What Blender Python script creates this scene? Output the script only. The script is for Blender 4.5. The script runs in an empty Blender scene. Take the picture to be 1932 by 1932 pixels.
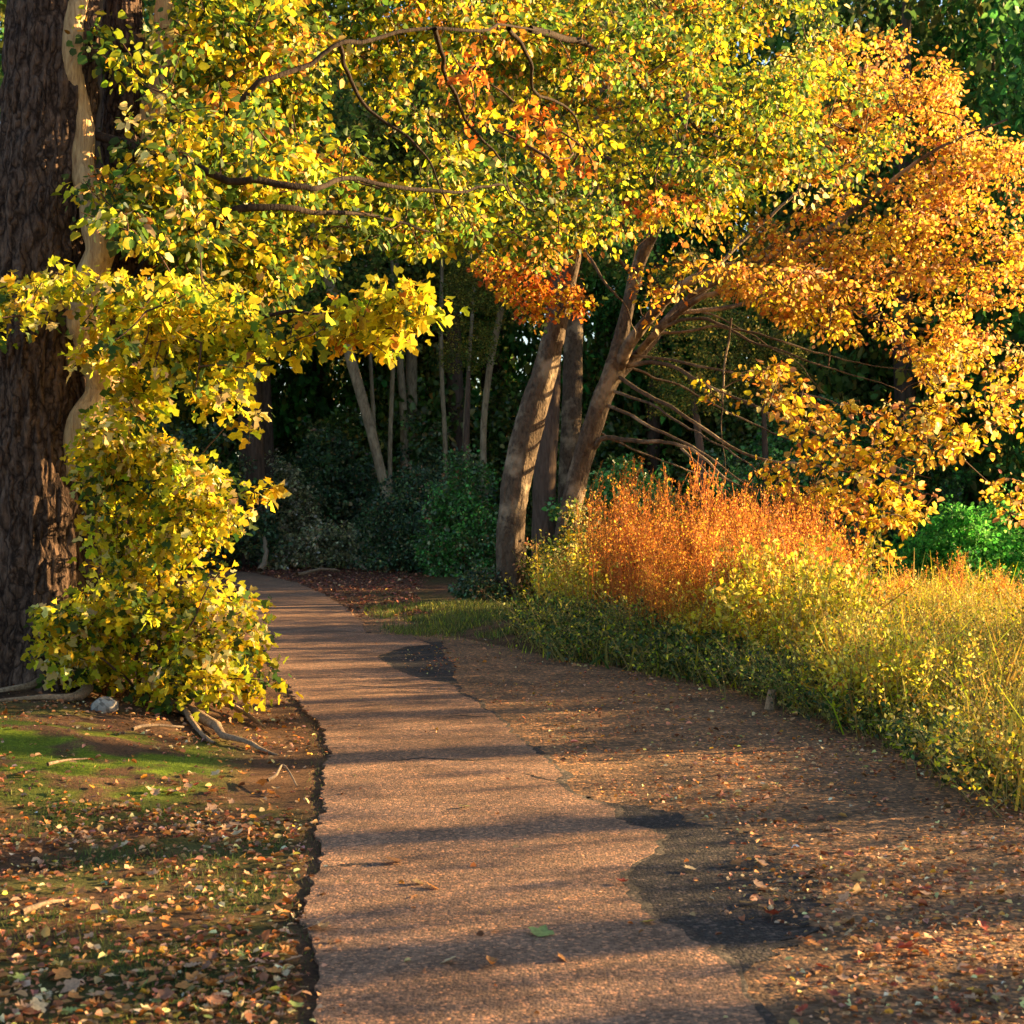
import bpy, math, random
import numpy as np
from mathutils import Vector
R = math.radians
rng = np.random.default_rng(11)
random.seed(11)
sc = bpy.context.scene
col = sc.collection

# ------------------------------------------------------------------ camera, sky, sun, exposure
CAM_H = 1.7
FOV = R(38)
F = 966 / math.tan(FOV / 2)            # focal length in units of a 1932 px wide frame
cam = bpy.data.cameras.new('camera')
cam.angle = FOV
cam.clip_end = 2000
cam.clip_start = 0.05
cam.dof.use_dof = True
cam.dof.focus_distance = 13.0
cam.dof.aperture_fstop = 5.6
co = bpy.data.objects.new('camera', cam)
co.location = (0, 0, CAM_H)
co.rotation_euler = (R(90), 0, 0)
col.objects.link(co)
sc.camera = co

SUN_AZ = R(17)                        # from the +X axis; negative = from behind the camera
SUN_EL = R(15.5)
S = Vector((math.cos(SUN_AZ) * math.cos(SUN_EL), math.sin(SUN_AZ) * math.cos(SUN_EL), math.sin(SUN_EL)))
w = bpy.data.worlds.new('World'); sc.world = w; w.use_nodes = True
nt = w.node_tree
sky = nt.nodes.new('ShaderNodeTexSky'); sky.sky_type = 'NISHITA'; sky.sun_disc = False
sky.sun_elevation = SUN_EL; sky.sun_rotation = math.atan2(S.x, S.y)
nt.links.new(sky.outputs[0], nt.nodes['Background'].inputs[0])
nt.nodes['Background'].inputs[1].default_value = 0.05
sl = bpy.data.lights.new('sun', 'SUN'); sl.energy = 5; sl.angle = R(0.5); sl.color = (1.0, 0.66, 0.29)
so = bpy.data.objects.new('sun', sl); so.rotation_euler = S.to_track_quat('Z', 'Y').to_euler(); so.location = (40, -10, 15)
col.objects.link(so)
vs = sc.view_settings
vs.view_transform = 'Standard'; vs.look = 'None'; vs.exposure = 2.55; vs.gamma = 1
sc.cycles.max_bounces = 6; sc.cycles.diffuse_bounces = 3; sc.cycles.transmission_bounces = 4; sc.cycles.glossy_bounces = 2

# ------------------------------------------------------------------ helpers
def P(u, v, Y):
    return np.array([(u - 966) * Y / F, Y, CAM_H - (v - 966) * Y / F])
def G(u, v):
    Y = F * CAM_H / (v - 966)
    return ((u - 966) * Y / F, Y)

def _h(i, j, k, s):
    n = (i * 374761393 + j * 668265263 + k * 2147483647 + s * 1274126177) & 0xffffffff
    n = ((n ^ (n >> 13)) * 1274126177) & 0xffffffff
    return ((n ^ (n >> 16)) & 0xffffff) / float(0xffffff)
def vn(p, s=0):                       # value noise, 0..1
    p = np.asarray(p, float)
    i = np.floor(p).astype(np.int64); f = p - i; f = f * f * (3 - 2 * f)
    out = 0
    for a in (0, 1):
        for b in (0, 1):
            for c in (0, 1):
                wt = (f[..., 0] if a else 1 - f[..., 0]) * (f[..., 1] if b else 1 - f[..., 1]) * (f[..., 2] if c else 1 - f[..., 2])
                out = out + wt * _h(i[..., 0] + a, i[..., 1] + b, i[..., 2] + c, s)
    return out
def fbm(p, o=4, s=0):
    p = np.asarray(p, float); t = 0; a = .5; n = 0
    for k in range(o):
        t = t + a * vn(p * 2 ** k, s + k); n += a; a *= .5
    return t / n
def xyz(x, y, z=0.):
    x = np.asarray(x, float); y = np.asarray(y, float)
    return np.stack([x, y, np.zeros_like(x) + z], -1)
def smooth(t): t = np.clip(t, 0, 1); return t * t * (3 - 2 * t)

def mesh(name, V, faces, mat, parent=None, cols=None, smooth_=False, mats=None):
    """faces: list of int arrays (M,k); cols: (N,3) point colours"""
    V = np.asarray(V, np.float32)
    me = bpy.data.meshes.new(name)
    faces = [np.asarray(f, np.int32) for f in faces if len(f)]
    loops = np.concatenate([f.ravel() for f in faces])
    tot = np.concatenate([np.full(len(f), f.shape[1], np.int32) for f in faces])
    me.vertices.add(len(V)); me.vertices.foreach_set('co', V.ravel())
    me.loops.add(len(loops)); me.loops.foreach_set('vertex_index', loops)
    me.polygons.add(len(tot))
    me.polygons.foreach_set('loop_start', np.concatenate([[0], np.cumsum(tot)[:-1]]).astype(np.int32))
    me.polygons.foreach_set('loop_total', tot)
    if smooth_: me.polygons.foreach_set('use_smooth', np.ones(len(tot), bool))
    me.materials.append(mat)
    me.update(calc_edges=True)
    if cols is not None:
        a = me.color_attributes.new('Col', 'FLOAT_COLOR', 'POINT')
        a.data.foreach_set('color', np.concatenate([cols, np.ones((len(cols), 1))], 1).astype(np.float32).ravel())
    o = bpy.data.objects.new(name, me)
    col.objects.link(o)
    if parent is not None: o.parent = parent; o.location = -parent.location if False else (0, 0, 0)
    return o
def tag(o, label, cat, group=None, kind=None):
    if label: o['label'] = label
    if cat: o['category'] = cat
    if group: o['group'] = group
    if kind: o['kind'] = kind
    return o
def thing(name, loc, label, cat, group=None):
    e = bpy.data.objects.new(name, None); e.location = loc; e.empty_display_size = .3
    col.objects.link(e); return tag(e, label, cat, group)
def dup(o, parent=None):
    c = o.copy(); col.objects.link(c); c.parent = parent
    for ch in list(o.children): dup(ch, c)
    return c

class MB:
    def __init__(s): s.V = []; s.Fq = []; s.n = 0; s.C = []
    def add(s, V, Fc, C=None):
        s.V.append(V); s.Fq.append(Fc + s.n); s.n += len(V)
        if C is not None: s.C.append(C)
    def build(s, name, mat, parent=None, sm=True, org=None):
        V = np.concatenate(s.V)
        if org is not None: V = V - np.asarray(org)
        return mesh(name, V, s.Fq, mat, parent, np.concatenate(s.C) if s.C else None, sm)

def spline(pts, n):                    # Catmull-Rom
    pts = np.asarray(pts, float)
    if len(pts) == 2: t = np.linspace(0, 1, n)[:, None]; return pts[0] * (1 - t) + pts[1] * t
    p = np.vstack([2 * pts[0] - pts[1], pts, 2 * pts[-1] - pts[-2]])
    t = np.linspace(0, len(pts) - 1 - 1e-6, n); i = t.astype(int); f = (t - i)[:, None]
    a, b, c, d = p[i], p[i + 1], p[i + 2], p[i + 3]
    return .5 * (2 * b + (c - a) * f + (2 * a - 5 * b + 4 * c - d) * f ** 2 + (3 * b - a - 3 * c + d) * f ** 3)
def frames(pts):
    T = np.gradient(pts, axis=0); T /= np.linalg.norm(T, axis=1)[:, None] + 1e-9
    ref = np.array([0.13, 1, 0.07]) if abs(T[:, 1].mean()) < .8 else np.array([1, .1, .05])
    A = np.cross(T, ref); A /= np.linalg.norm(A, axis=1)[:, None] + 1e-9
    return T, A, np.cross(T, A)
def tube(pts, rad, ns=6):
    pts = np.asarray(pts, float); n = len(pts)
    rad = np.asarray(rad, float)
    if rad.ndim == 0: rad = np.full(n, float(rad))
    T, A, B = frames(pts)
    th = np.arange(ns) * 2 * np.pi / ns
    r = rad[:, None] if rad.ndim == 1 else rad
    V = pts[:, None] + (r * np.cos(th))[..., None] * A[:, None] + (r * np.sin(th))[..., None] * B[:, None]
    V = V.reshape(-1, 3)
    i = np.arange(n - 1)[:, None] * ns; j = np.arange(ns)[None]; k = (j + 1) % ns
    Fq = np.stack([i + j, i + k, i + k + ns, i + j + ns], -1).reshape(-1, 4)
    # end cap: a tip point, quads made degenerate-free with a triangle fan stored as quads is avoided: close by shrinking
    return V, Fq
def limb(mb, pts, r0, r1, n=24, ns=8, bump=0.0, wob=0.0, seed=0):
    c = spline(pts, n)
    if wob:
        t = np.arange(n) / n
        c = c + wob * (np.stack([vn(xyz(t * 9, t * 0 + q * 7), seed) for q in range(3)], -1) - .5) * np.minimum(1, np.arange(n) / 3)[:, None]
    rr = np.linspace(0, 1, n) ** .8
    rad = r0 * (1 - rr) + r1 * rr
    rad = np.concatenate([rad[:-1], [rad[-1] * .1]])
    if bump:
        th = np.arange(ns) * 2 * np.pi / ns
        s = np.arange(n)[:, None] * .5
        q = np.stack([np.cos(th)[None] * 2 + s * 0, np.sin(th)[None] * 2 + s * 0, s + th[None] * 0], -1)
        rad = rad[:, None] * (1 + bump * (vn(q, seed + 3) - .5) * 2)
    V, Fc = tube(c, rad, ns)
    mb.add(V, Fc)
    return c
WOB = .32
def trunk_mesh(pts, radii, flare=.5, nr=160, ns=72, bark=.02, seed=0, flare_h=.4, lobes=5, k=22, lump=.08):
    """tapering trunk with real bark ridges and root flare"""
    c = spline(pts, nr)
    if flare == 0:
        tt = np.linspace(0, 1, nr); wl = np.linalg.norm(c[-1] - c[0])
        wv = np.stack([fbm(xyz(tt * wl * 1.6 + seed, tt * 0 + q_ * 7), 3, seed) for q_ in range(3)], -1) - .5
        c = c + wv * WOB * min(1, .3 * wl) * smooth(tt / .15)[:, None]
    rr = np.interp(np.linspace(0, 1, nr), np.linspace(0, 1, len(radii)), radii)
    L = np.concatenate([[0], np.cumsum(np.linalg.norm(np.diff(c, axis=0), axis=1))])[:, None]
    th = (np.arange(ns) * 2 * np.pi / ns)[None]
    cs, sn = np.cos(th), np.sin(th)
    z0 = L * 0
    q = np.stack([cs * 1.1 + z0, sn * 1.1 + z0, L * .55 + th * 0], -1)
    lum = (fbm(q, 3, seed) - .5) * 2 * lump
    wob = (vn(np.stack([cs * 2 + z0, sn * 2 + z0, L * 2.2 + th * 0], -1), seed + 9) - .5) * .9
    rid = np.abs(vn(np.stack([cs * k / 4 + wob * 2 + z0, sn * k / 4 + z0, L * 2.0 + th * 0 + wob], -1), seed + 5) - .5) * 2
    rid2 = vn(np.stack([cs * k / 2 + z0, sn * k / 2 + z0, L * 7 + th * 0], -1), seed + 6)
    ph = seed * 1.7
    fl = flare * np.exp(-L / flare_h) * (.55 + .45 * np.cos(lobes * th + ph) + .25 * np.cos(2 * th + ph * 2))
    rad = rr[:, None] * (1 + lum + np.maximum(fl, 0)) + bark * (rid - .4) + bark * .5 * (rid2 - .5)
    return tube(c, rad, ns)

LEAF_OV = (np.array([[0, 0, 0], [.36, .28, .07], [.27, .72, .05], [0, 1, -.08], [-.27, .72, .05], [-.36, .28, .07]]), np.array([[0, 1, 2, 3], [0, 3, 4, 5]]))
LEAF_LO = (np.array([[0, 0, 0], [.52, .2, .1], [.2, .42, .03], [.3, .72, .05], [0, 1, -.12], [-.3, .72, .05], [-.2, .42, .03], [-.52, .2, .1]]), np.array([[0, 1, 2, 3], [0, 3, 4, 5], [0, 5, 6, 7]]))
LEAF_SM = (np.array([[0, 0, 0], [.3, .5, .05], [0, 1, 0], [-.3, .5, .05]]), np.array([[0, 1, 2, 3]]))
def unit(v): return v / (np.linalg.norm(v, axis=-1, keepdims=True) + 1e-9)
def leaves(mb, p, size, d, n, colr, tmpl=LEAF_OV, curl=1.0):
    N = len(p); d = unit(d); x = unit(np.cross(d, n)); z = np.cross(x, d)
    T, Fc = tmpl
    W = (.8 + .35 * rng.random(N))[:, None, None]
    V = (p[:, None] + size[:, None, None] * (T[None, :, 0, None] * x[:, None] * W + T[None, :, 1, None] * d[:, None] + curl * T[None, :, 2, None] * z[:, None] * (.22 + 1.6 * rng.random((N, 1, 1)))))
    k = len(T)
    Fq = (Fc[None] + (np.arange(N) * k)[:, None, None]).reshape(-1, Fc.shape[1])
    mb.add(V.reshape(-1, 3), Fq, np.repeat(colr, k, 0))
def pal(N, *cw):                       # random palette choice with jitter: (colour, weight)...
    c = np.array([a for a, b in cw]); wt = np.array([b for a, b in cw], float); wt /= wt.sum()
    return c[rng.choice(len(c), N, p=wt)]
def jit(c, a=.25):
    N = len(c)
    return np.clip(c * np.exp(a * 1.5 * rng.normal(size=(N, 1)) - .04) * (1 + .12 * rng.normal(size=(N, 3))), .006, .85)
YE = (.76, .54, .018); YG = (.42, .46, .018); GR = (.055, .11, .02); OR = (.62, .25, .03); RU = (.42, .12, .02); RE = (.55, .07, .015); PA = (.7, .55, .2); DG = (.03, .075, .03); TAN = (.5, .26, .12); OL = (.2, .2, .05)

def sprays(mb, C, per, r, size, cw, droop=.5, flat=.4, tmpl=LEAF_OV, jitter=.25, mixture=.6, outward=None):
    """leaf clusters round the centres C; every cluster leans to one colour of its own"""
    C = np.asarray(C); S_ = len(C)
    cc = np.repeat(pal(S_, *cw), per, 0); lc = pal(S_ * per, *cw)
    m = rng.random((S_ * per, 1)) < mixture
    colr = jit(np.where(m, cc, lc), jitter)
    o = rng.normal(size=(S_ * per, 3)); o = unit(o) * (rng.random((S_ * per, 1)) ** .5)
    tilt = np.repeat(rng.normal(size=(S_, 3)) * .35 + [0, 0, 1], per, 0); tilt = unit(tilt)
    o = o - tilt * (o * tilt).sum(1)[:, None] * (1 - flat)
    p = np.repeat(C, per, 0) + o * r * (.7 + .6 * np.repeat(rng.random((S_, 1)), per, 0))
    d = unit(o) + rng.normal(size=o.shape) * .5 + [0, 0, -droop]
    n = rng.normal(size=o.shape) * 1.1 + tilt * .8
    sz = size * (.45 + 1.0 * rng.random(S_ * per))
    leaves(mb, p, sz, d, n, colr, tmpl)

def in_poly(pt, poly):
    x, y = pt[:, 0], pt[:, 1]; ins = np.zeros(len(pt), bool); j = len(poly) - 1
    for i in range(len(poly)):
        xi, yi = poly[i]; xj, yj = poly[j]
        c = ((yi > y) != (yj > y)) & (x < (xj - xi) * (y - yi) / (yj - yi + 1e-12) + xi)
        ins ^= c; j = i
    return ins
def in_region(poly, n, depth, thick, gap=.35, freq=1.3, seed=0):
    """n real positions whose outline is POLY (photo units), DEPTH(u,v) metres away; clumped"""
    poly = np.asarray(poly, float); lo, hi = poly.min(0), poly.max(0); out = []; tot = 0
    while tot < n:
        q = lo + rng.random((n * 3, 2)) * (hi - lo)
        q = q[in_poly(q, poly)]
        Y = depth(q[:, 0], q[:, 1]) + thick * rng.normal(size=len(q)) * .6
        p = np.stack([(q[:, 0] - 966) * Y / F, Y, CAM_H - (q[:, 1] - 966) * Y / F], -1)
        keep = fbm(p * freq, 2, seed + 40) > gap + .12 * rng.random(len(p))
        p = p[keep]; out.append(p); tot += len(p)
    return np.concatenate(out)[:n]
def grow(mb, nodes, C, r=.012, nseg=5, maxd=9, sag=.08, r_up=.006):
    """twigs from the nearest wood to every leaf cluster; each new twig can carry later ones"""
    nodes = [np.asarray(nodes)]; N = nodes[0]
    d0 = np.array([np.min(np.sum((N - c) ** 2, 1)) for c in C])
    buf = np.zeros((len(N) + len(C) * nseg, 3)); buf[:len(N)] = N; m = len(N)
    for c in C[np.argsort(d0)]:
        dd = np.sum((buf[:m] - c) ** 2, 1) + 0.6 * np.maximum(0, buf[:m, 2] - c[2] - .2) * 0
        q = buf[dd.argmin()]; D = math.sqrt(dd.min())
        if D < .05 or D > maxd: continue
        mid = (q + c) / 2 + rng.normal(size=3) * D * .1 + [0, 0, sag * D]
        pts = spline([q, mid, c + unit(c - mid) * .12], nseg + 1)
        V, Fc = tube(pts, np.linspace(r * (.6 + .5 * min(D, 2)), r_up * .5, nseg + 1), 4); mb.add(V, Fc)
        buf[m:m + nseg] = pts[1:]; m += nseg

# ------------------------------------------------------------------ materials
def newmat(name):
    m = bpy.data.materials.new(name); m.use_nodes = True
    return m, m.node_tree, m.node_tree.nodes['Principled BSDF']
def N_(nt, t, **kw):
    n = nt.nodes.new(t)
    for k, v in kw.items():
        if k in n.inputs: n.inputs[k].default_value = v
        else: setattr(n, k, v)
    return n
def ramp(nt, stops):
    r = nt.nodes.new('ShaderNodeValToRGB')
    while len(r.color_ramp.elements) < len(stops): r.color_ramp.elements.new(.5)
    for e, (p, c) in zip(r.color_ramp.elements, stops): e.position = p; e.color = (*c, 1)
    return r
def leaf_mat(name, trans=.5, rough=.55, spec=.22):
    m, nt, b = newmat(name); L = nt.links
    a = N_(nt, 'ShaderNodeVertexColor', layer_name='Col')
    no = N_(nt, 'ShaderNodeTexNoise', Scale=90.0, Detail=2.0)
    mx = N_(nt, 'ShaderNodeMixRGB', blend_type='MULTIPLY', Fac=.35)
    tc = nt.nodes.new('ShaderNodeTexCoord')
    L.new(tc.outputs['Object'], no.inputs['Vector'])
    rp = ramp(nt, [(.3, (.45, .4, .3)), (.65, (1.15, 1.1, 1.0))]); L.new(no.outputs[0], rp.inputs[0])
    L.new(a.outputs[0], mx.inputs[1]); L.new(rp.outputs[0], mx.inputs[2])
    L.new(mx.outputs[0], b.inputs['Base Color']); b.inputs['Roughness'].default_value = rough; b.inputs['Specular IOR Level'].default_value = spec
    if trans > 0:
        t = nt.nodes.new('ShaderNodeBsdfTranslucent'); ms = nt.nodes.new('ShaderNodeMixShader'); ms.inputs[0].default_value = trans
        g = N_(nt, 'ShaderNodeGamma', Gamma=.85); L.new(mx.outputs[0], g.inputs[0]); L.new(g.outputs[0], t.inputs[0])
        out = nt.nodes['Material Output']
        L.new(b.outputs[0], ms.inputs[1]); L.new(t.outputs[0], ms.inputs[2]); L.new(ms.outputs[0], out.inputs[0])
    return m
M_LEAF = leaf_mat('leaf', .46)
M_DARKLEAF = leaf_mat('evergreen leaf', .2, .35, .5)
M_DRY = leaf_mat('dry leaf', .12, .6, .3)
M_GRASS = leaf_mat('grass blade', .35, .5, .3)
def bark_mat(name, dark, light, sc_=(9, 9, 1.6), bump=.6, plates=False, pale=None):
    m, nt, b = newmat(name); L = nt.links
    tc = nt.nodes.new('ShaderNodeTexCoord'); mp = nt.nodes.new('ShaderNodeMapping'); mp.inputs['Scale'].default_value = sc_
    L.new(tc.outputs['Object'], mp.inputs[0])
    n1 = N_(nt, 'ShaderNodeTexNoise', Scale=2.2, Detail=8.0, Roughness=.65, Distortion=.6); L.new(mp.outputs[0], n1.inputs['Vector'])
    v = N_(nt, 'ShaderNodeTexVoronoi', Scale=2.6, feature='DISTANCE_TO_EDGE'); L.new(mp.outputs[0], v.inputs['Vector'])
    r1 = ramp(nt, [(.32, dark), (.68, light)]); L.new(n1.outputs[0], r1.inputs[0])
    cur = r1.outputs[0]
    if plates:
        vp = N_(nt, 'ShaderNodeTexVoronoi', Scale=1.0, feature='DISTANCE_TO_EDGE'); mq = nt.nodes.new('ShaderNodeMapping'); mq.inputs['Scale'].default_value = (11.5, 11.5, 2.3)
        dn = N_(nt, 'ShaderNodeTexNoise', Scale=7.0, Detail=3.0); L.new(tc.outputs['Object'], dn.inputs['Vector'])
        va = N_(nt, 'ShaderNodeVectorMath', operation='MULTIPLY_ADD'); va.inputs[1].default_value = (.16, .16, .16); L.new(dn.outputs['Color'], va.inputs[0]); L.new(tc.outputs['Object'], va.inputs[2])
        L.new(va.outputs[0], mq.inputs[0]); L.new(mq.outputs[0], vp.inputs['Vector'])
        rp = ramp(nt, [(.0, (.22, .2, .2)), (.16, (1, 1, 1))]); L.new(vp.outputs['Distance'], rp.inputs[0])
        mp2 = N_(nt, 'ShaderNodeMixRGB', blend_type='MULTIPLY', Fac=1.0); L.new(cur, mp2.inputs[1]); L.new(rp.outputs[0], mp2.inputs[2]); cur = mp2.outputs[0]
    if pale:
        n2 = N_(nt, 'ShaderNodeTexNoise', Scale=1.3, Detail=5.0, Roughness=.6); L.new(tc.outputs['Object'], n2.inputs['Vector'])
        r2 = ramp(nt, [(.52, (0, 0, 0)), (.62, (1, 1, 1))]); L.new(n2.outputs[0], r2.inputs[0])
        mx = N_(nt, 'ShaderNodeMixRGB'); L.new(r2.outputs[0], mx.inputs[0]); L.new(cur, mx.inputs[1]); mx.inputs[2].default_value = (*pale, 1); cur = mx.outputs[0]
    L.new(cur, b.inputs['Base Color']); b.inputs['Roughness'].default_value = .9; b.inputs['Specular IOR Level'].default_value = .2
    ad = N_(nt, 'ShaderNodeMath', operation='MULTIPLY_ADD'); ad.inputs[1].default_value = .6
    L.new((vp if plates else v).outputs['Distance'], ad.inputs[0]); L.new(n1.outputs[0], ad.inputs[2])
    if plates: ad.inputs[1].default_value = 2.2
    bu = N_(nt, 'ShaderNodeBump', Strength=bump, Distance=.04); L.new(ad.outputs[0], bu.inputs['Height']); L.new(bu.outputs[0], b.inputs['Normal'])
    return m
M_BARK_OLD = bark_mat('furrowed bark', (.035, .021, .017), (.19, .12, .085), (13, 13, 4.5), bump=1.0, plates=True)
M_BARK_SMOOTH = bark_mat('smooth grey bark', (.04, .027, .02), (.15, .108, .075), (6, 6, 3.2), .8, pale=(.30, .23, .16))
M_BARK_FAR = bark_mat('brown bark', (.05, .032, .024), (.15, .10, .075), (5, 5, 1))
M_BARK_PALE = bark_mat('pale bark', (.15, .105, .065), (.42, .33, .22), (5, 5, 1.5))
M_TWIG = bark_mat('twig bark', (.04, .022, .015), (.12, .07, .045), (20, 20, 20), .2)
M_BARK_SUNLIT = bark_mat('bark with painted sunlight', (.26, .15, .075), (.62, .43, .22), (14, 14, 2.2), .6)  # sunlight raking the left tree's stems, put into the bark colour
M_LIMB = bark_mat('dark limb bark', (.014, .009, .007), (.05, .032, .022), (9, 9, 3), .6)
M_STICK = bark_mat('bleached wood', (.14, .09, .055), (.42, .3, .19), (20, 20, 20), .4)

def ground_mat():
    m, nt, b = newmat('earth with moss and crumbled leaves'); L = nt.links
    tc = nt.nodes.new('ShaderNodeTexCoord')
    at = N_(nt, 'ShaderNodeVertexColor', layer_name='Col')
    n1 = N_(nt, 'ShaderNodeTexNoise', Scale=45.0, Detail=8.0, Roughness=.75); L.new(tc.outputs['Object'], n1.inputs['Vector'])
    n2 = N_(nt, 'ShaderNodeTexNoise', Scale=3.0, Detail=6.0, Roughness=.6); L.new(tc.outputs['Object'], n2.inputs['Vector'])
    r1 = ramp(nt, [(.3, (.35, .33, .3)), (.5, (.9, .85, .8)), (.7, (1.9, 1.6, 1.4))]); L.new(n1.outputs[0], r1.inputs[0])
    r2 = ramp(nt, [(.35, (.6, .6, .6)), (.65, (1.3, 1.25, 1.15))]); L.new(n2.outputs[0], r2.inputs[0])
    m1 = N_(nt, 'ShaderNodeMixRGB', blend_type='MULTIPLY', Fac=1.0); m2 = N_(nt, 'ShaderNodeMixRGB', blend_type='MULTIPLY', Fac=1.0)
    L.new(at.outputs[0], m1.inputs[1]); L.new(r1.outputs[0], m1.inputs[2]); L.new(m1.outputs[0], m2.inputs[1]); L.new(r2.outputs[0], m2.inputs[2])
    L.new(m2.outputs[0], b.inputs['Base Color']); b.inputs['Roughness'].default_value = .95; b.inputs['Specular IOR Level'].default_value = .15
    bu = N_(nt, 'ShaderNodeBump', Strength=.9, Distance=.03); L.new(n1.outputs[0], bu.inputs['Height']); L.new(bu.outputs[0], b.inputs['Normal'])
    return m
def asphalt_mat(name, a, c, speck, scale=160., spk=.0, bump=.6, patches=None):
    m, nt, b = newmat(name); L = nt.links
    tc = nt.nodes.new('ShaderNodeTexCoord')
    n1 = N_(nt, 'ShaderNodeTexNoise', Scale=scale, Detail=3.0, Roughness=.7); L.new(tc.outputs['Object'], n1.inputs['Vector'])
    v = N_(nt, 'ShaderNodeTexVoronoi', Scale=scale * .75); L.new(tc.outputs['Object'], v.inputs['Vector'])
    n2 = N_(nt, 'ShaderNodeTexNoise', Scale=1.6, Detail=7.0, Roughness=.65); L.new(tc.outputs['Object'], n2.inputs['Vector'])
    r = ramp(nt, [(.35, a), (.62, c)]); L.new(n2.outputs[0], r.inputs[0])
    sep = nt.nodes.new('ShaderNodeSeparateColor'); L.new(v.outputs['Color'], sep.inputs[0])
    r3 = ramp(nt, [(0, (.45, .42, .4)), (.5, (.85, .85, .85)), (.8, (1.25, 1.2, 1.15)), (1, speck)]); L.new(sep.outputs[0], r3.inputs[0])
    mx = N_(nt, 'ShaderNodeMixRGB', blend_type='MULTIPLY', Fac=1.0); L.new(r.outputs[0], mx.inputs[1]); L.new(r3.outputs[0], mx.inputs[2])
    L.new(mx.outputs[0], b.inputs['Base Color']); b.inputs['Roughness'].default_value = .85; b.inputs['Specular IOR Level'].default_value = .3
    ad = N_(nt, 'ShaderNodeMath', operation='SUBTRACT'); L.new(n1.outputs[0], ad.inputs[0]); L.new(v.outputs['Distance'], ad.inputs[1])
    bu = N_(nt, 'ShaderNodeBump', Strength=bump, Distance=.006); L.new(ad.outputs[0], bu.inputs['Height']); L.new(bu.outputs[0], b.inputs['Normal'])
    return m
M_GROUND = ground_mat()
M_PATH = asphalt_mat('worn brown asphalt', (.14, .084, .054), (.245, .15, .098), (2.7, 2.1, 1.65), 100.)
M_PATCH = asphalt_mat('dark new asphalt', (.016, .015, .016), (.032, .028, .027), (5.0, 4.0, 3.2), 80., bump=1.0)
M_VERGE = asphalt_mat('crumbled asphalt and grit', (.10, .062, .034), (.235, .135, .07), (3.6, 2.7, 1.9), 60., bump=1.0)

# ------------------------------------------------------------------ ground, path, verge, pond
L_EDGE = [(615, 2250), (602, 1932), (600, 1838), (586, 1760), (594, 1690), (604, 1600), (612, 1500), (620, 1420), (610, 1390), (590, 1355), (556, 1320), (536, 1290), (518, 1262), (492, 1220), (485, 1160), (472, 1120), (430, 1092), (350, 1078), (200, 1068), (0, 1062)]
R_EDGE = [(1900, 2250), (1450, 1932), (1380, 1838), (1330, 1800), (1300, 1770), (1250, 1742), (1205, 1710), (1172, 1672), (1180, 1650), (1225, 1618), (1252, 1580), (1212, 1566), (1160, 1550), (1150, 1524), (1085, 1506), (1045, 1480), (1060, 1466), (1030, 1440), (995, 1408), (960, 1380), (930, 1352), (905, 1335), (870, 1308), (845, 1290), (800, 1284), (755, 1268), (712, 1240), (760, 1222), (815, 1218), (775, 1203), (690, 1196), (684, 1176), (650, 1146), (610, 1122), (560, 1100), (480, 1082), (330, 1067), (0, 1054)]
Lw = np.array([G(*p) for p in L_EDGE]); Rw = np.array([G(*p) for p in R_EDGE])
def left_x(y): return np.interp(y, Lw[:, 1], Lw[:, 0])
ii = np.argsort(Rw[:, 1]); Rm = Rw[ii]
def right_x(y): return np.interp(y, Rm[:, 1], Rm[:, 0])
W_EDGE = [(1932, 1555), (1840, 1480), (1700, 1400), (1600, 1362), (1500, 1335), (1400, 1305), (1200, 1272), (1000, 1238), (830, 1202), (760, 1180), (700, 1150), (690, 1120)]
Ww = np.array([G(*p) for p in W_EDGE]); wi = np.argsort(Ww[:, 1])
def weeds_x(y): return np.interp(y, Ww[wi, 1], Ww[wi, 0])
def H(x, y):
    x = np.asarray(x, float); y = np.asarray(y, float)
    dl = left_x(y) - .18 - x
    near = smooth((y - 6.5) / 3) * (1 - smooth((y - 17) / 5))
    h = smooth(dl / 2.2) * near * .24
    lump = (fbm(xyz(x * 1.8, y * 1.8, 3.3), 3, 77) - .45) * .22 * smooth(dl / 1.8) * (1 - smooth((y - 25) / 10))
    dr = x - weeds_x(y)
    h2 = .12 * smooth(dr / 1.5) * (1 - smooth((y - 24) / 8)) - .25 * smooth((y - 26) / 4) * smooth((x - 7) / 3) * (1 - smooth((y - 44) / 4))
    return .014 + h + lump + h2 + .012 * (vn(xyz(x * 7, y * 7), 5) - .5) * np.where((dl > 0), 1, 0)

def axis(lo, a, b, hi, st):
    m = list(np.arange(a, b, st)); s = st; v = b
    up = []
    while v < hi: up.append(v); s *= 1.22; v += s
    up.append(hi); dn = []; s = st; v = a - st
    while v > lo: dn.append(v); s *= 1.22; v -= s
    dn.append(lo)
    return np.array(dn[::-1] + m + up)
gx = axis(-500, -6, 7, 500, .07); gy = axis(-60, 4.3, 20, 900, .07)
X, Y_ = np.meshgrid(gx, gy)
Z = H(X, Y_) - .02
nx, ny = len(gx), len(gy)
idx = np.arange(nx * ny).reshape(ny, nx)
FQ = np.stack([idx[:-1, :-1], idx[:-1, 1:], idx[1:, 1:], idx[1:, :-1]], -1).reshape(-1, 4)
gp = xyz(X, Y_)
dl = left_x(Y_) - X
soil = np.array([.13, .08, .05]); mossc = np.array([.07, .17, .015]); mossy = np.array([.2, .27, .02]); red = np.array([.13, .06, .045])
n1 = fbm(gp * 1.1, 4, 20); n2 = fbm(gp * 5, 3, 21)
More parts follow.
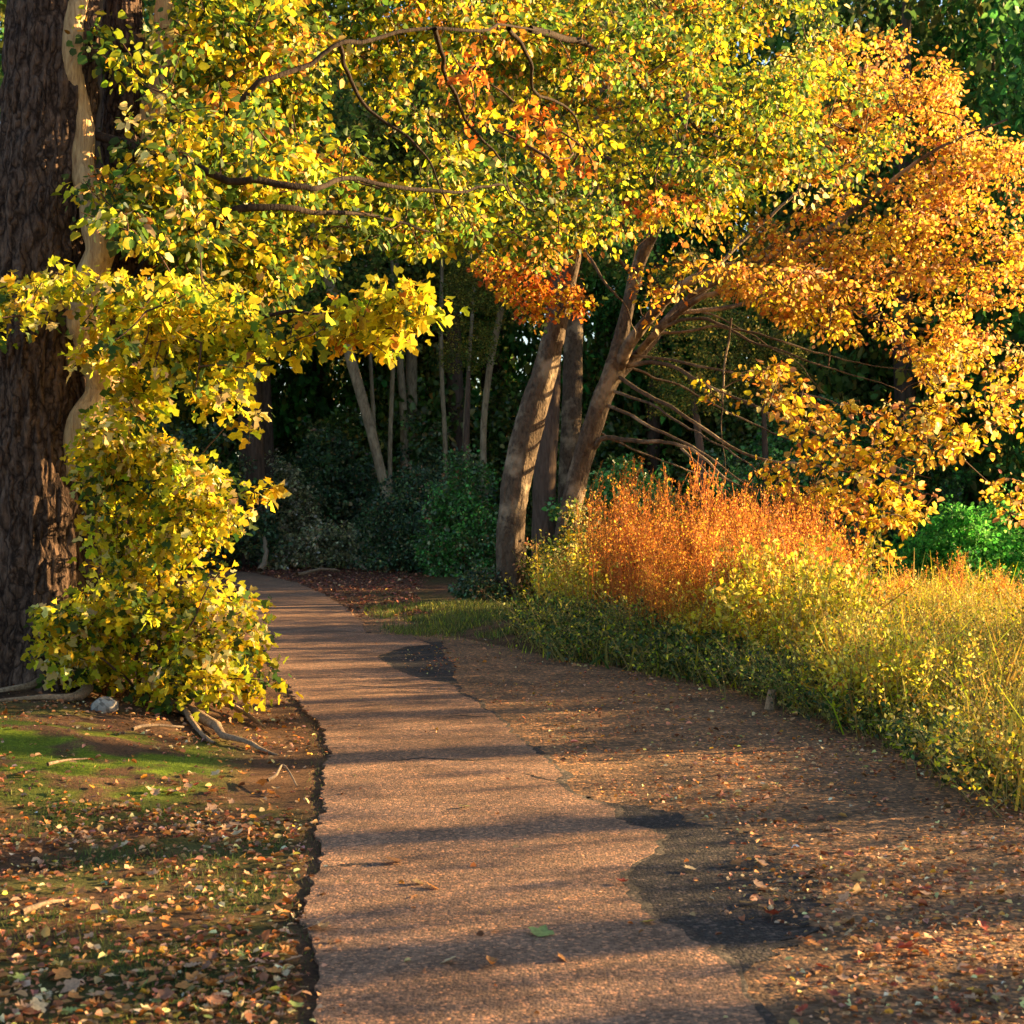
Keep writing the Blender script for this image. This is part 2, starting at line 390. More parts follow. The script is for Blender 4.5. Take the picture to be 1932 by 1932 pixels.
# moss cushion below the big tree, thin green turf nearer the camera
mk = smooth((n1 * .45 + n2 * .55 - .46) / .06) * smooth(dl / .5 - .9) * np.exp(-((Y_ - 9.4) / 1.35) ** 2) * smooth((-X - 1.0) / 1.0) * 1.2
mk2 = smooth((n2 * .6 + n1 * .4 - .47) / .1) * smooth(dl / .25) * (1 - smooth((Y_ - 8.2) / .8)) * .75
mk3 = smooth((X - weeds_x(Y_) + .3) / .6) * .6 * smooth((n1 - .35) / .2)
mk = np.clip(mk, 0, 1)[..., None]; mk2 = np.clip(mk2, 0, 1)[..., None]; mk3 = np.clip(mk3, 0, 1)[..., None]
gc = soil * (.7 + .6 * n2[..., None]) + 0
gc = gc * (1 - smooth((Y_ - 28) / 10))[..., None] + red * smooth((Y_ - 28) / 10)[..., None]
gc = gc * (1 - mk) + mk * (mossc * (1 - n2[..., None]) + mossy * n2[..., None] * .9)
gc = gc * (1 - mk2) + mk2 * np.array([.07, .10, .025])
gc = gc * (1 - mk3) + mk3 * np.array([.08, .09, .025])
g = mesh('ground', np.stack([X, Y_, Z], -1).reshape(-1, 3), [FQ], M_GROUND, None, gc.reshape(-1, 3), True)
tag(g, None, None, kind='structure')

def jag(pts, amp, step, seed):
    pts = np.asarray(pts, float); out = []
    for a, b in zip(pts[:-1], pts[1:]):
        n = max(1, int(np.linalg.norm(b - a) / step))
        for k in range(n): out.append(a + (b - a) * k / n)
    out.append(pts[-1]); out = np.array(out)
    q = xyz(out[:, 0] * 2.1, out[:, 1] * 2.1)
    q2 = xyz(out[:, 0] * 22, out[:, 1] * 22)
    out[:, 0] += amp * (vn(q, seed) - .5) * 2 + amp * 1.0 * (vn(q2, seed) - .5) * 2
    out[:, 1] += amp * (vn(q, seed + 1) - .5) * 2 + amp * .5 * (vn(q2, seed + 1) - .5)
    return out
def slab(name, outline, top, bottom, mat, bevel=0):
    """a flat layer with a real ragged edge"""
    import bmesh
    bm = bmesh.new()
    vs_ = [bm.verts.new((x, y, top)) for x, y in outline]
    f = bm.faces.new(vs_)
    r = bmesh.ops.extrude_face_region(bm, geom=[f])
    for v_ in r['geom']:
        if isinstance(v_, bmesh.types.BMVert): v_.co.z = bottom
    bmesh.ops.recalc_face_normals(bm, faces=bm.faces)
    bmesh.ops.triangulate(bm, faces=[ff for ff in bm.faces if len(ff.verts) > 4])
    me = bpy.data.meshes.new(name); bm.to_mesh(me); bm.free(); me.materials.append(mat)
    o = bpy.data.objects.new(name, me); col.objects.link(o)
    return o
Lj = jag(Lw, .035, .06, 1); Rj = jag(Rw, .03, .06, 4)
path = slab('path', np.vstack([Lj, Rj[::-1]]), .012, -.04, M_PATH)
tag(path, None, None, kind='structure')
We = Ww[wi] + [[.6, 0]]
V_R = np.vstack([[[-.2, 4.2]], [[3, 1.5]], [[9, 2.5]], jag(We[(We[:, 1] < 26)], .12, .2, 9), jag([(right_x(25.5) - .3, 25.5), (right_x(18) - .5, 18), (right_x(12) - .4, 12), (right_x(9) - .6, 9), (.2, 7), (-.2, 4.2)], .02, .3, 3)])
verge = slab('verge', V_R, .002, -.04, M_VERGE)
tag(verge, None, None, kind='structure')
PT = [(1075, 1500), (1150, 1512), (1250, 1528), (1340, 1552), (1430, 1590), (1520, 1640), (1550, 1690), (1530, 1760), (1450, 1815), (1360, 1845), (1270, 1785), (1170, 1722), (1110, 1672), (1130, 1640), (1190, 1605), (1100, 1570), (1085, 1520)]
patch = slab('asphalt_patch', jag([G(*p) for p in PT + PT[:1]], .10, .04, 15)[:-1], .007, -.03, M_PATCH)
tag(patch, None, None, kind='structure')
PT2 = [(705, 1240), (760, 1215), (825, 1212), (850, 1245), (860, 1290), (800, 1290), (750, 1275)]
patch2 = slab('asphalt_patch', jag([G(*p) for p in PT2 + PT2[:1]], .06, .15, 17)[:-1], .007, -.03, M_PATCH)
tag(patch2, None, None, kind='structure')
for ck in [[(842, 1357), (870, 1353), (915, 1356)], [(700, 1258), (745, 1262), (790, 1282)], [(735, 1438), (800, 1434), (890, 1439), (940, 1436)], [(612, 1300), (660, 1296), (740, 1301)], [(990, 1462), (1045, 1478)], [(560, 1195), (640, 1192), (700, 1196)], [(606, 1640), (680, 1634), (700, 1640)]]:
    cp = jag([G(*p) for p in ck], .03, .03, 33); m_ = len(cp); wd = .009 * np.sin(np.linspace(.15, np.pi - .1, m_)) * (.5 + vn(xyz(cp[:, 0] * 30, cp[:, 1] * 30), 5)) + .001
    k_ = np.arange(m_ - 1)
    ck_o = mesh('path_crack', np.vstack([np.c_[cp[:, 0], cp[:, 1] - wd * 2, np.full(m_, .0135)], np.c_[cp[:, 0], cp[:, 1] + wd * 2, np.full(m_, .0135)]]), [np.stack([k_, k_ + 1, k_ + 1 + m_, k_ + m_], 1)], M_PATCH)
    tag(ck_o, None, None, kind='structure')
# broken bitumen lip along the right edge of the path
sel = Rj[(Rj[:, 1] > 4.6) & (Rj[:, 1] < 21)]
off = .012 + .075 * np.clip(vn(xyz(sel[:, 0] * 5, sel[:, 1] * 5), 91) - .25, 0, 1) + .02 * vn(xyz(sel[:, 0] * 40, sel[:, 1] * 40), 92)
tg = np.gradient(sel, axis=0); tg /= np.linalg.norm(tg, axis=1)[:, None]; nrm_ = np.stack([tg[:, 1], -tg[:, 0]], 1)
A_ = np.c_[sel - nrm_ * .03, np.full(len(sel), .0095)]; B_ = np.c_[sel + nrm_ * off[:, None], np.full(len(sel), .0095)]; C_ = np.c_[sel + nrm_ * off[:, None] * 1.1, np.full(len(sel), -.01)]
k_ = np.arange(len(sel) - 1); m_ = len(sel)
lip = mesh('path_edge', np.vstack([A_, B_, C_]), [np.stack([k_, k_ + 1, k_ + 1 + m_, k_ + m_], 1), np.stack([k_ + m_, k_ + 1 + m_, k_ + 1 + 2 * m_, k_ + 2 * m_], 1)], M_PATCH)
tag(lip, None, None, kind='structure')
mw, ntw, bw = newmat('pond water'); bw.inputs['Base Color'].default_value = (.012, .018, .012, 1); bw.inputs['Roughness'].default_value = .06
nw = N_(ntw, 'ShaderNodeTexNoise', Scale=6., Detail=3.); buw = N_(ntw, 'ShaderNodeBump', Strength=.12, Distance=.05)
ntw.links.new(nw.outputs[0], buw.inputs['Height']); ntw.links.new(buw.outputs[0], bw.inputs['Normal'])
pond = mesh('pond', [(7.2, 28, -.14), (40, 26, -.14), (40, 46, -.14), (9, 45, -.14), (6.6, 36, -.14)], [np.array([[0, 1, 2, 3, 4]])], mw)
tag(pond, None, None, kind='structure')

# ------------------------------------------------------------------ big tree at the left
def Z0(x, y): return float(H(x, y))
YA = 12.7
baseA = P(85, 1345, YA); baseA[2] = Z0(baseA[0], YA) - .06
tA = thing('maple_tree', (0, 0, 0), 'huge old tree with dark furrowed bark and forked trunk left of the path', 'tree')
tA.location = baseA
oA = baseA
c1 = [baseA, P(78, 1250, YA), P(72, 1000, YA), P(72, 750, YA), P(84, 400, YA), P(100, 50, YA), P(110, -350, YA)]
mb = MB(); mb.add(*trunk_mesh(c1, [.47, .45, .42, .41, .40, .38, .33], .75, 420, 200, .06, 1, .4, 5, 30))
mb.build('trunk', M_BARK_OLD, tA, org=oA)
b2 = P(205, 1345, YA + .1); b2[2] = Z0(b2[0], b2[1]) - .06
c2 = [b2, P(200, 1250, YA + .1), P(190, 1000, YA + .1), P(186, 840, YA + .15), P(205, 740, YA + .3), P(232, 620, YA + .5), P(236, 400, YA + .6), P(232, 150, YA + .6), P(230, -350, YA + .6)]
mb = MB(); mb.add(*trunk_mesh(c2, [.26, .25, .23, .24, .20, .19, .185, .18, .15], .7, 300, 110, .04, 2, .3, 4, 18))
mb.build('trunk', M_BARK_OLD, tA, org=oA)
nodesA = [spline(c1, 60), spline(c2, 60)]
def limbs(T, org, specs, mat, nodes, name='limb', nr=70, ns=24):
    for k, (pts, r0, r1) in enumerate(specs):
        if r0 >= .14 and T.name.startswith('maple'): mat_ = M_BARK_SUNLIT
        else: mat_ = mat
        mb = MB()
        V, Fc = trunk_mesh(pts, [r0, (r0 * .4 + r1 * .6), r1 * .6], 0, nr if r0 > .05 else 40, ns if r0 > .05 else 10, r0 * .06, k + 3, lump=.12, k=14)
        mb.add(V, Fc); mb.build(name, mat_, T, org=org)
        nodes.append(spline(pts, 50))
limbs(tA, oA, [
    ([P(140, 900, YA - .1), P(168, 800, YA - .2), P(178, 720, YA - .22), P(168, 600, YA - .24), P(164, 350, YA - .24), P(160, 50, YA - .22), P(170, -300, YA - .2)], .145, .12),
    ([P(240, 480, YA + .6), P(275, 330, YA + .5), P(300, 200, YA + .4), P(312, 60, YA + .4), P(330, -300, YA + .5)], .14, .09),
    ([P(300, 230, YA + .4), P(390, 235, YA + .2), P(460, 215, YA), P(540, 150, YA), P(700, 60, YA + .5), P(900, 50, YA + 1.5), P(1030, 55, YA + 3)], .034, .016),
    ([P(235, 560, YA + .6), P(320, 480, YA), P(400, 440, YA - .5), P(470, 400, YA - .7), P(560, 392, YA - .5), P(680, 400, YA), P(820, 440, YA + 1)], .055, .015),
    ([P(180, 700, YA), P(300, 640, YA - .8), P(420, 600, YA - 1.2), P(560, 610, YA - 1.3), P(680, 600, YA - 1.2), P(790, 570, YA - 1)], .035, .008),
    ([P(160, 250, YA), P(420, 330, YA - .8), P(600, 360, YA - .4), P(850, 350, YA + 1), P(1000, 380, YA + 2)], .04, .012),
    ([P(820, 55, YA + 1), P(860, 180, YA + 2), P(930, 280, YA + 2.5), P(1010, 400, YA + 3)], .025, .008),
    ([P(960, 55, YA + 2), P(1010, 150, YA + 3), P(1100, 250, YA + 4), P(1180, 400, YA + 4.5)], .025, .008),
    ([P(640, 85, YA + .3), P(700, 200, YA + .8), P(800, 300, YA + 1), P(880, 420, YA + 1.4)], .022, .008),
    ([P(1000, 55, YA + 3), P(1140, 100, YA + 5), P(1270, 220, YA + 6.5), P(1430, 280, YA + 8), P(1560, 330, YA + 8.5)], .04, .012),
    ([P(70, 540, YA - .3), P(60, 560, YA - 1), P(30, 590, YA - 1.3)], .03, .006),
], M_LIMB, nodesA)
# surface roots
roots = [[(240, 1335), (275, 1350), (320, 1372), (365, 1400), (400, 1430)], [(180, 1350), (150, 1385), (80, 1395), (0, 1400)], [(250, 1330), (330, 1335), (420, 1355), (500, 1385)], [(120, 1350), (60, 1372), (-30, 1375)], [(260, 1340), (380, 1390), (440, 1420), (520, 1432)]]
WOB = .07
for k, r_ in enumerate(roots):
    pts = [];
    for j, (u, v) in enumerate(r_):
        x, y = G(u, v - 8); pts.append((x, y, Z0(x, y) + .03 - .035 * (j == len(r_) - 1) + (.1 if j == 0 else 0)))
    mb = MB(); V, Fc = trunk_mesh(pts, [.07, .045, .03, .02, .01], 0, 60, 20, .008, k + 20, lump=.25, k=10); mb.add(V, Fc)
    mb.build('root', M_STICK, tA, org=oA)
WOB = .32
A1 = [(1500, -150), (1560, 60), (1640, 160), (1700, 270), (1600, 340), (1440, 330), (1340, 380), (1240, 400), (1130, 440), (1010, 500), (900, 460), (800, 480), (700, 455), (620, 480), (560, 540), (480, 590), (380, 590), (300, 560), (250, 470), (230, 430), (130, 400), (180, 340), (300, 330), (340, 270), (360, 180), (340, 60), (330, -150)]
depA = lambda u, v: 11.4 + np.clip(u - 150, 0, 2000) / 1500 * 10 + (v - 300) * -.0015
CA = in_region(A1, 1500, depA, 1.35, .47, .85, 1)
CA = np.concatenate([CA, in_region([(100, 40), (340, 40), (340, 330), (200, 360), (230, 200)], 24, lambda u, v: 12.2 + u * 0, .4, .3, 1.5, 2)])
A2 = [(-60, 560), (60, 530), (150, 520), (300, 540), (480, 560), (500, 620), (470, 700), (420, 770), (370, 760), (330, 700), (250, 680), (200, 640), (150, 590), (90, 610), (40, 640), (-60, 640)]
CA2 = in_region(A2, 150, lambda u, v: 11.3 + u * 0, .5, .3, 1.6, 2)
A3 = [(520, 660), (560, 600), (640, 570), (780, 540), (835, 585), (800, 630), (740, 665), (690, 655), (620, 650), (560, 680)]
CA3 = in_region(A3, 62, lambda u, v: 11.4 + u * 0, .25, .2, 1.6, 3)
mbL = MB(); mbT = MB()
x_ = CA[:, 0] * F / CA[:, 1] + 966
lo = x_ < 900
sprays(mbL, CA[lo], 34, .27, .074, [(YE, 4.5), (YG, 4), (GR, 6.5), ((.09, .2, .02), 2.5), (PA, 1.4), (OR, 1.2)], .8, .45, LEAF_OV)
sprays(mbL, CA[~lo], 44, .33, .074, [(YE, 3), (YG, 3.5), (GR, 6.5), ((.09, .2, .02), 3), (PA, 1), (OR, 1.8)], .8, .45, LEAF_OV)
sprays(mbL, CA2, 24, .22, .072, [(YE, 5), (YG, 4), (GR, 2), (PA, 1)], .7, .5, LEAF_LO)
sprays(mbL, CA3, 13, .2, .085, [(YE, 6), (YG, 2), (OR, .4), (GR, .4)], .9, .5, LEAF_LO)
grow(mbT, np.concatenate(nodesA), np.concatenate([CA, CA2, CA3]), .011, 5)
mbT.build('twigs', M_TWIG, tA, org=oA)
mbL.build('crown', M_LEAF, tA, sm=False, org=oA)

# sapling growing against its foot
tS = thing('leafy_sapling', (0, 0, 0), 'bushy young sapling with glowing yellow-green leaves against the foot of the huge left tree', 'sapling')
xs, ys = G(285, 1345); bS = np.array([xs, ys - .3, Z0(xs, ys - .3) - .02]); tS.location = bS
nodesS = []; mb = MB()
for pts, r0 in [([bS, P(292, 1250, 12), P(300, 1150, 12), P(310, 1030, 12), P(350, 940, 12), P(385, 860, 12), P(430, 800, 12)], .022),
                ([bS, P(250, 1200, 12), P(240, 1060, 12), P(235, 900, 12), P(215, 800, 12)], .024),
                ([bS, P(330, 1230, 11.8), P(400, 1190, 11.7), P(470, 1150, 11.7)], .016),
                ([bS, P(350, 1290, 11.6), P(430, 1285, 11.6), P(505, 1290, 11.6)], .014),
                ([bS, P(220, 1260, 11.8), P(150, 1210, 11.8), P(100, 1160, 11.8)], .014),
                ([P(300, 1150, 12), P(360, 1060, 11.8), P(430, 1000, 11.8), P(475, 965, 11.8)], .012),
                ([P(310, 1030, 12), P(400, 960, 11.8), P(470, 930, 11.8), P(515, 925, 11.8)], .010),
                ([P(330, 1230, 11.8), P(400, 1100, 11.6), P(430, 1080, 11.6)], .01)]:
    limb(mb, pts, r0, .004, 24, 6, .1, .05, 3); nodesS.append(spline(pts, 30))
mb.build('stems', M_TWIG, tS, org=bS)
SP = [(150, 850), (200, 780), (260, 790), (330, 850), (400, 890), (430, 930), (450, 990), (400, 1020), (400, 1070), (440, 1110), (485, 1160), (490, 1200), (470, 1230), (515, 1290), (480, 1312), (400, 1325), (330, 1330), (270, 1310), (200, 1290), (120, 1280), (70, 1270), (90, 1210), (80, 1150), (150, 1130), (190, 1080), (160, 1020), (190, 960)]
CS = in_region(SP, 430, lambda u, v: 11.9 + u * 0, .42, .36, 1.7, 5)
CS2 = np.concatenate([in_region([(465, 910), (520, 895), (530, 945), (500, 965), (470, 940)], 5, lambda u, v: 11.8 + u * 0, .1, 0, 1, 6), in_region([(455, 770), (500, 760), (505, 800), (470, 820)], 3, lambda u, v: 11.8 + u * 0, .1, 0, 1, 7), in_region([(150, 640), (260, 690), (330, 740), (280, 800), (200, 780), (140, 700)], 50, lambda u, v: 11.9 + u * 0, .25, .3, 1.5, 7)])
mbL = MB(); mbT = MB()
sprays(mbL, CS, 24, .2, .068, [(YE, 5.5), (YG, 4), (GR, 3), (PA, 2.6)], .55, .6, LEAF_LO)
sprays(mbL, CS2, 9, .13, .09, [(YE, 4), (YG, 4), (GR, 1.2), (PA, 2)], .55, .6, LEAF_LO)
grow(mbT, np.concatenate(nodesS), np.concatenate([CS, CS2]), .006, 4, r_up=.004)
mbT.build('twigs', M_TWIG, tS, org=bS)
mbL.build('foliage', M_LEAF, tS, sm=False, org=bS)

# ------------------------------------------------------------------ leaning tree in the middle
YB = 27.4
tB = thing('oak_tree', (0, 0, 0), 'leaning smooth-barked tree with curved trunk and scarlet leaves, beside the bend of the path', 'tree')
bB = P(965, 1150, YB); bB[2] = -.05; tB.location = bB
cB = [bB, P(965, 1090, YB), P(963, 1000, YB), P(975, 900, YB), P(998, 800, YB), P(1028, 700, YB), P(1056, 590, YB - .1), P(1076, 500, YB - .2), P(1095, 400, YB - .4), P(1120, 280, YB - .6), P(1150, 100, YB - .8), P(1160, -250, YB - 1)]
mb = MB(); mb.add(*trunk_mesh(cB, [.30, .27, .26, .27, .26, .225, .18, .17, .15, .13, .12, .09], .35, 260, 80, .02, 5, .5, 5, 14, .14)); mb.build('trunk', M_BARK_SMOOTH, tB, org=bB)
nB = [spline(cB, 60)]
limbs(tB, bB, [
    ([P(1090, 410, YB - .4), P(1000, 300, YB - 2), P(930, 180, YB - 3), P(880, 60, YB - 4), P(840, -150, YB - 4)], .09, .04),
    ([P(1110, 330, YB - .5), P(1200, 250, YB - 2), P(1330, 200, YB - 3), P(1480, 180, YB - 4), P(1600, 250, YB - 5)], .08, .03),
    ([P(1075, 480, YB), P(1010, 500, YB - 1), P(950, 510, YB - 1.6), P(900, 490, YB - 2)], .05, .015),
    ([P(1085, 440, YB), P(1130, 520, YB - .6), P(1180, 580, YB - .8), P(1200, 640, YB - .8)], .035, .012),
    ([P(1120, 300, YB - .5), P(1180, 200, YB - 1), P(1300, 60, YB - 1.5), P(1400, -150, YB - 2)], .08, .03),
    ([P(1050, 580, YB), P(1085, 570, YB - 1), P(1110, 560, YB - 1.5)], .03, .01),
], M_BARK_SMOOTH, nB)
CB = in_region([(780, -150), (1500, -150), (1560, 40), (1660, 240), (1560, 340), (1400, 400), (1300, 440), (1180, 430), (1100, 450), (950, 470), (860, 430), (820, 250)], 380, lambda u, v: YB - 4.0 + u * 0, 1.8, .36, .8, 11)
CBr = np.concatenate([in_region([(890, 480), (960, 470), (1050, 520), (1115, 550), (1112, 595), (1075, 590), (1030, 560), (1035, 625), (1000, 615), (975, 570), (920, 540)], 62, lambda u, v: YB - 1.8 + u * 0, .3, .2, 1.2, 12),
                      in_region([(840, 70), (930, 130), (1040, 200), (1110, 250), (1130, 320), (1030, 330), (960, 290), (880, 250), (850, 150)], 22, lambda u, v: 15.5 + (u - 840) * .006, 1.0, .3, 1.2, 13),
                      in_region([(1120, 380), (1230, 370), (1330, 360), (1330, 410), (1200, 430), (1130, 420)], 12, lambda u, v: 18 + u * 0, .5, .3, 1.2, 14)])
mbL = MB(); mbT = MB()
sprays(mbL, CB, 60, .5, .092, [(YG, 5), (YE, 2.5), (GR, 5), (OR, 1.5), (PA, .6)], .6, .5)
sprays(mbL, CBr, 20, .26, .085, [((.75, .16, .015), 4), (OR, 4), (YE, 3), (RU, 1), (YE, 1), (GR, .5)], .9, .6, LEAF_LO)
grow(mbT, np.concatenate(nB), np.concatenate([CB, CBr]), .018, 5, r_up=.01)
mbT.build('twigs', M_TWIG, tB, org=bB); mbL.build('crown', M_LEAF, tB, sm=False, org=bB)

WOB = .14
# ------------------------------------------------------------------ spreading orange tree behind the weeds
YC = 28.5
tC = thing('beech_tree', (0, 0, 0), 'spreading tree with fan of arching branches and orange leaves, rising from the red weeds', 'tree')
bC = P(1048, 1150, YC); bC[2] = -.05; tC.location = bC
cC = [bC, P(1062, 1040, YC), P(1080, 950, YC), P(1102, 860, YC), P(1132, 765, YC), P(1158, 695, YC), P(1180, 600, YC), P(1205, 500, YC), P(1236, 430, YC - .3), P(1270, 330, YC - .5), P(1300, 150, YC - .8), P(1310, -100, YC - .8)]
mb = MB(); mb.add(*trunk_mesh(cC, [.22, .21, .20, .19, .185, .19, .13, .13, .11, .09, .06, .03], .2, 260, 64, .016, 8, .5, 4, 14, .14)); mb.build('trunk', M_BARK_SMOOTH, tC, org=bC)
nC = [spline(cC, 60)]
limbs(tC, bC, [
    ([P(1165, 700, YC), P(1195, 640, YC - .3), P(1250, 575, YC - .6), P(1330, 520, YC - 1), P(1440, 486, YC - 1.4), P(1560, 430, YC - 2), P(1650, 370, YC - 2.4), P(1760, 290, YC - 3), P(1900, 230, YC - 3)], .13, .03),
    ([P(1160, 715, YC), P(1225, 645, YC + .2), P(1290, 575, YC + .4), P(1380, 515, YC + .5), P(1500, 470, YC + .3), P(1650, 440, YC), P(1850, 400, YC)], .12, .03),
    ([P(1205, 665, YC), P(1260, 610, YC - .5), P(1340, 560, YC - 1), P(1440, 548, YC - 1.4), P(1560, 575, YC - 2), P(1700, 610, YC - 2.4), P(1850, 640, YC - 2.6)], .07, .02),
    ([P(1175, 690, YC), P(1260, 690, YC - .6), P(1350, 735, YC - 1.4), P(1480, 790, YC - 2), P(1640, 860, YC - 3), P(1760, 900, YC - 3.4)], .045, .012),
    ([P(1158, 705, YC), P(1210, 735, YC - .5), P(1300, 790, YC - 1.2), P(1400, 850, YC - 1.6), P(1520, 880, YC - 2), P(1700, 895, YC - 2.4), P(1800, 870, YC - 2.6)], .045, .012),
    ([P(1135, 760, YC), P(1220, 800, YC - .8), P(1330, 860, YC - 1.6), P(1420, 920, YC - 2), P(1500, 940, YC - 2.2)], .035, .01),
    ([P(1112, 850, YC), P(1145, 830, YC - .3), P(1220, 832, YC - .8), P(1300, 850, YC - 1.2), P(1380, 905, YC - 1.6), P(1460, 930, YC - 2)], .06, .012),
    ([P(1172, 690, YC), P(1260, 720, YC + .4), P(1400, 790, YC + .6), P(1560, 850, YC + .4), P(1720, 920, YC)], .03, .008),
    ([P(1150, 735, YC), P(1240, 770, YC - 1), P(1340, 830, YC - 2), P(1440, 900, YC - 3), P(1530, 990, YC - 3.6)], .03, .007),
    ([P(1190, 670, YC), P(1330, 690, YC - 1), P(1500, 740, YC - 2), P(1680, 790, YC - 3), P(1800, 810, YC - 3.6)], .03, .008),
    ([P(1230, 630, YC), P(1360, 620, YC - .6), P(1500, 650, YC - 1.2), P(1640, 690, YC - 1.6), P(1800, 700, YC - 2)], .03, .008),
    ([P(1120, 810, YC), P(1230, 860, YC + .5), P(1350, 900, YC + .7), P(1480, 920, YC + .6)], .025, .007),
    ([P(1290, 580, YC), P(1380, 610, YC - .4), P(1480, 670, YC - .8), P(1560, 740, YC - 1)], .022, .006),
    ([P(1285, 845, YC - 1.1), P(1330, 890, YC - 1.4), P(1380, 950, YC - 1.7), P(1440, 1010, YC - 2)], .025, .008),
    ([P(1240, 620, YC - .4), P(1320, 600, YC - 1), P(1420, 640, YC - 1.6), P(1560, 690, YC - 2.4), P(1700, 740, YC - 3)], .04, .01),
    ([P(1300, 560, YC - .8), P(1400, 500, YC - 1.6), P(1500, 420, YC - 2.2), P(1600, 300, YC - 3), P(1680, 180, YC - 3.4)], .05, .012),
    ([P(1380, 600, YC - 2), P(1362, 720, YC - 2), P(1360, 800, YC - 2), P(1370, 900, YC - 2)], .02, .007),
    ([P(1195, 520, YC), P(1150, 470, YC - .5), P(1120, 420, YC - .8), P(1100, 380, YC - 1)], .04, .015),
    ([P(1280, 590, YC - .6), P(1400, 575, YC - .2), P(1500, 540, YC), P(1640, 520, YC + .3), P(1850, 500, YC + .5)], .05, .012),
    ([P(1330, 525, YC - 1), P(1420, 440, YC - .6), P(1520, 340, YC - .6), P(1600, 200, YC - .6)], .045, .012),
], M_BARK_SMOOTH, nC)
rC = lambda u, v: 24.2 + (u - 1400) * .0045
C1 = in_region([(1480, 130), (1560, 80), (1650, 55), (1730, 90), (1800, 140), (1850, 260), (2000, 300), (2000, 700), (1850, 660), (1760, 690), (1640, 650), (1520, 610), (1400, 560), (1340, 500), (1440, 480), (1420, 430), (1560, 380), (1640, 340), (1500, 330), (1540, 240), (1470, 190)], 440, rC, 1.3, .42, 1.0, 15)
C2 = in_region([(1400, 700), (1500, 680), (1520, 720), (1560, 760), (1700, 745), (1800, 780), (1830, 830), (1810, 900), (1760, 940), (1720, 1000), (1660, 985), (1600, 990), (1500, 930), (1420, 900), (1430, 870), (1520, 880), (1480, 800)], 230, lambda u, v: 23.8 + u * 0, .7, .36, 1.3, 16)
C3 = in_region([(1540, 960), (1650, 990), (1700, 1060), (1690, 1120), (1620, 1100), (1560, 1040)], 22, lambda u, v: 23.2 + u * 0, .4, .2, 1.1, 17)
C4 = in_region([(1300, 680), (1460, 690), (1480, 800), (1400, 860), (1320, 850)], 9, lambda u, v: 25.5 + u * 0, .4, .2, 1.1, 18)
C5 = in_region([(1180, 420), (1350, 400), (1420, 480), (1300, 540), (1220, 620), (1190, 560)], 40, lambda u, v: 26.5 + u * 0, .6, .3, 1.1, 19)
C6 = in_region([(1700, 640), (2000, 640), (2000, 800), (1820, 760)], 50, rC, 1, .3, 1.1, 19)
C7 = in_region([(1700, 660), (2000, 640), (2000, 1000), (1880, 980), (1840, 820), (1740, 760)], 95, lambda u, v: 24.5 + u * 0, .8, .36, 1.2, 20)
mbL = MB(); mbT = MB()
sprays(mbL, C1, 46, .36, .08, [(OR, 5), ((.78, .45, .05), 7), (YE, 2.5), ((.5, .18, .04), 2), (PA, .7), (TAN, 1.5)], .6, .5)
sprays(mbL, np.concatenate([C2, C3, C6, C7]), 10, .22, .11, [(YE, 5), ((.78, .45, .05), 5), (OR, 2), (PA, 1.2), (TAN, 1)], .6, .5)
sprays(mbL, np.concatenate([C4, C5]), 9, .22, .10, [(YE, 4), (OR, 4), (PA, 1)], .6, .5)
CC = np.concatenate([C1, C2, C3, C4, C5, C6, C7])
grow(mbT, np.concatenate(nC), CC, .015, 5, r_up=.008)
mbT.build('twigs', M_TWIG, tC, org=bC); mbL.build('crown', M_LEAF, tC, sm=False, org=bC)

# ------------------------------------------------------------------ trees of the wood behind
def crown_mesh(name, Hh, low, rad, ncl, per, size, cw, mat, seed, tmpl=LEAF_OV, flat=.6):
    global rng
    keep = rng; rng = np.random.default_rng(seed)
    mb = MB(); C = []
    while len(C) < ncl:
        t = rng.random(); z = low + (Hh - low) * t
        r = rad * (math.sin(math.pi * (.12 + .86 * t)) ** .6) * (.75 + .5 * float(vn(np.array([[t * 4, seed, 0.]]))[0]))
        a = rng.random() * 2 * math.pi; q = rng.random() ** .4
        p = np.array([math.cos(a) * r * q, math.sin(a) * r * q, z])
        if vn(p[None] * .55 + seed * 3, seed)[0] > .38: C.append(p)
    sprays(mb, np.array(C), per, .75, size, cw, .4, flat, tmpl, .3, .5)
    V = np.concatenate(mb.V)
    o = mb.build(name, mat, None, sm=False); rng = keep
    return o
def wood_tree(name, pts, radii, crown_spec, label, group, bark=M_BARK_FAR, extra=None):
    t = thing(name, tuple(pts[0]), label, 'tree', group)
    org = np.asarray(pts[0], float)
    mb = MB(); mb.add(*trunk_mesh(pts, radii, .25, 90, 30, .015, int(abs(pts[0][0]) * 10) % 50, .5, 4, 12)); mb.build('trunk', bark, t, org=org)
    if crown_spec is not None:
        src, dz, s = crown_spec
        c = src.copy(); col.objects.link(c); c.parent = t
        top = np.asarray(pts[-1]) - org
        c.location = (top[0], top[1], dz); c.scale = (s, s, s); c.rotation_euler = (0, 0, rng.random() * 6)
    return t
DGC = [((.07, .14, .03), 5), ((.12, .2, .04), 4), ((.2, .2, .05), 2), ((.32, .25, .05), 1)]
crA = crown_mesh('crown', 13, 0, 4.2, 300, 34, .20, DGC, M_LEAF, 31)
crB = crown_mesh('crown', 12, 0, 3.6, 280, 34, .18, [((.16, .18, .03), 4), ((.28, .24, .04), 3), ((.08, .12, .03), 3)], M_LEAF, 32)
crC = crown_mesh('crown', 15, 0, 4.6, 330, 34, .20, [((.05, .18, .04), 5), ((.09, .26, .05), 4), ((.2, .3, .07), 1)], M_LEAF, 33)
Bt = lambda *a: [P(*q) for q in a]
def base(u, v, Y): p = P(u, v, Y); p[2] = -.1; return p
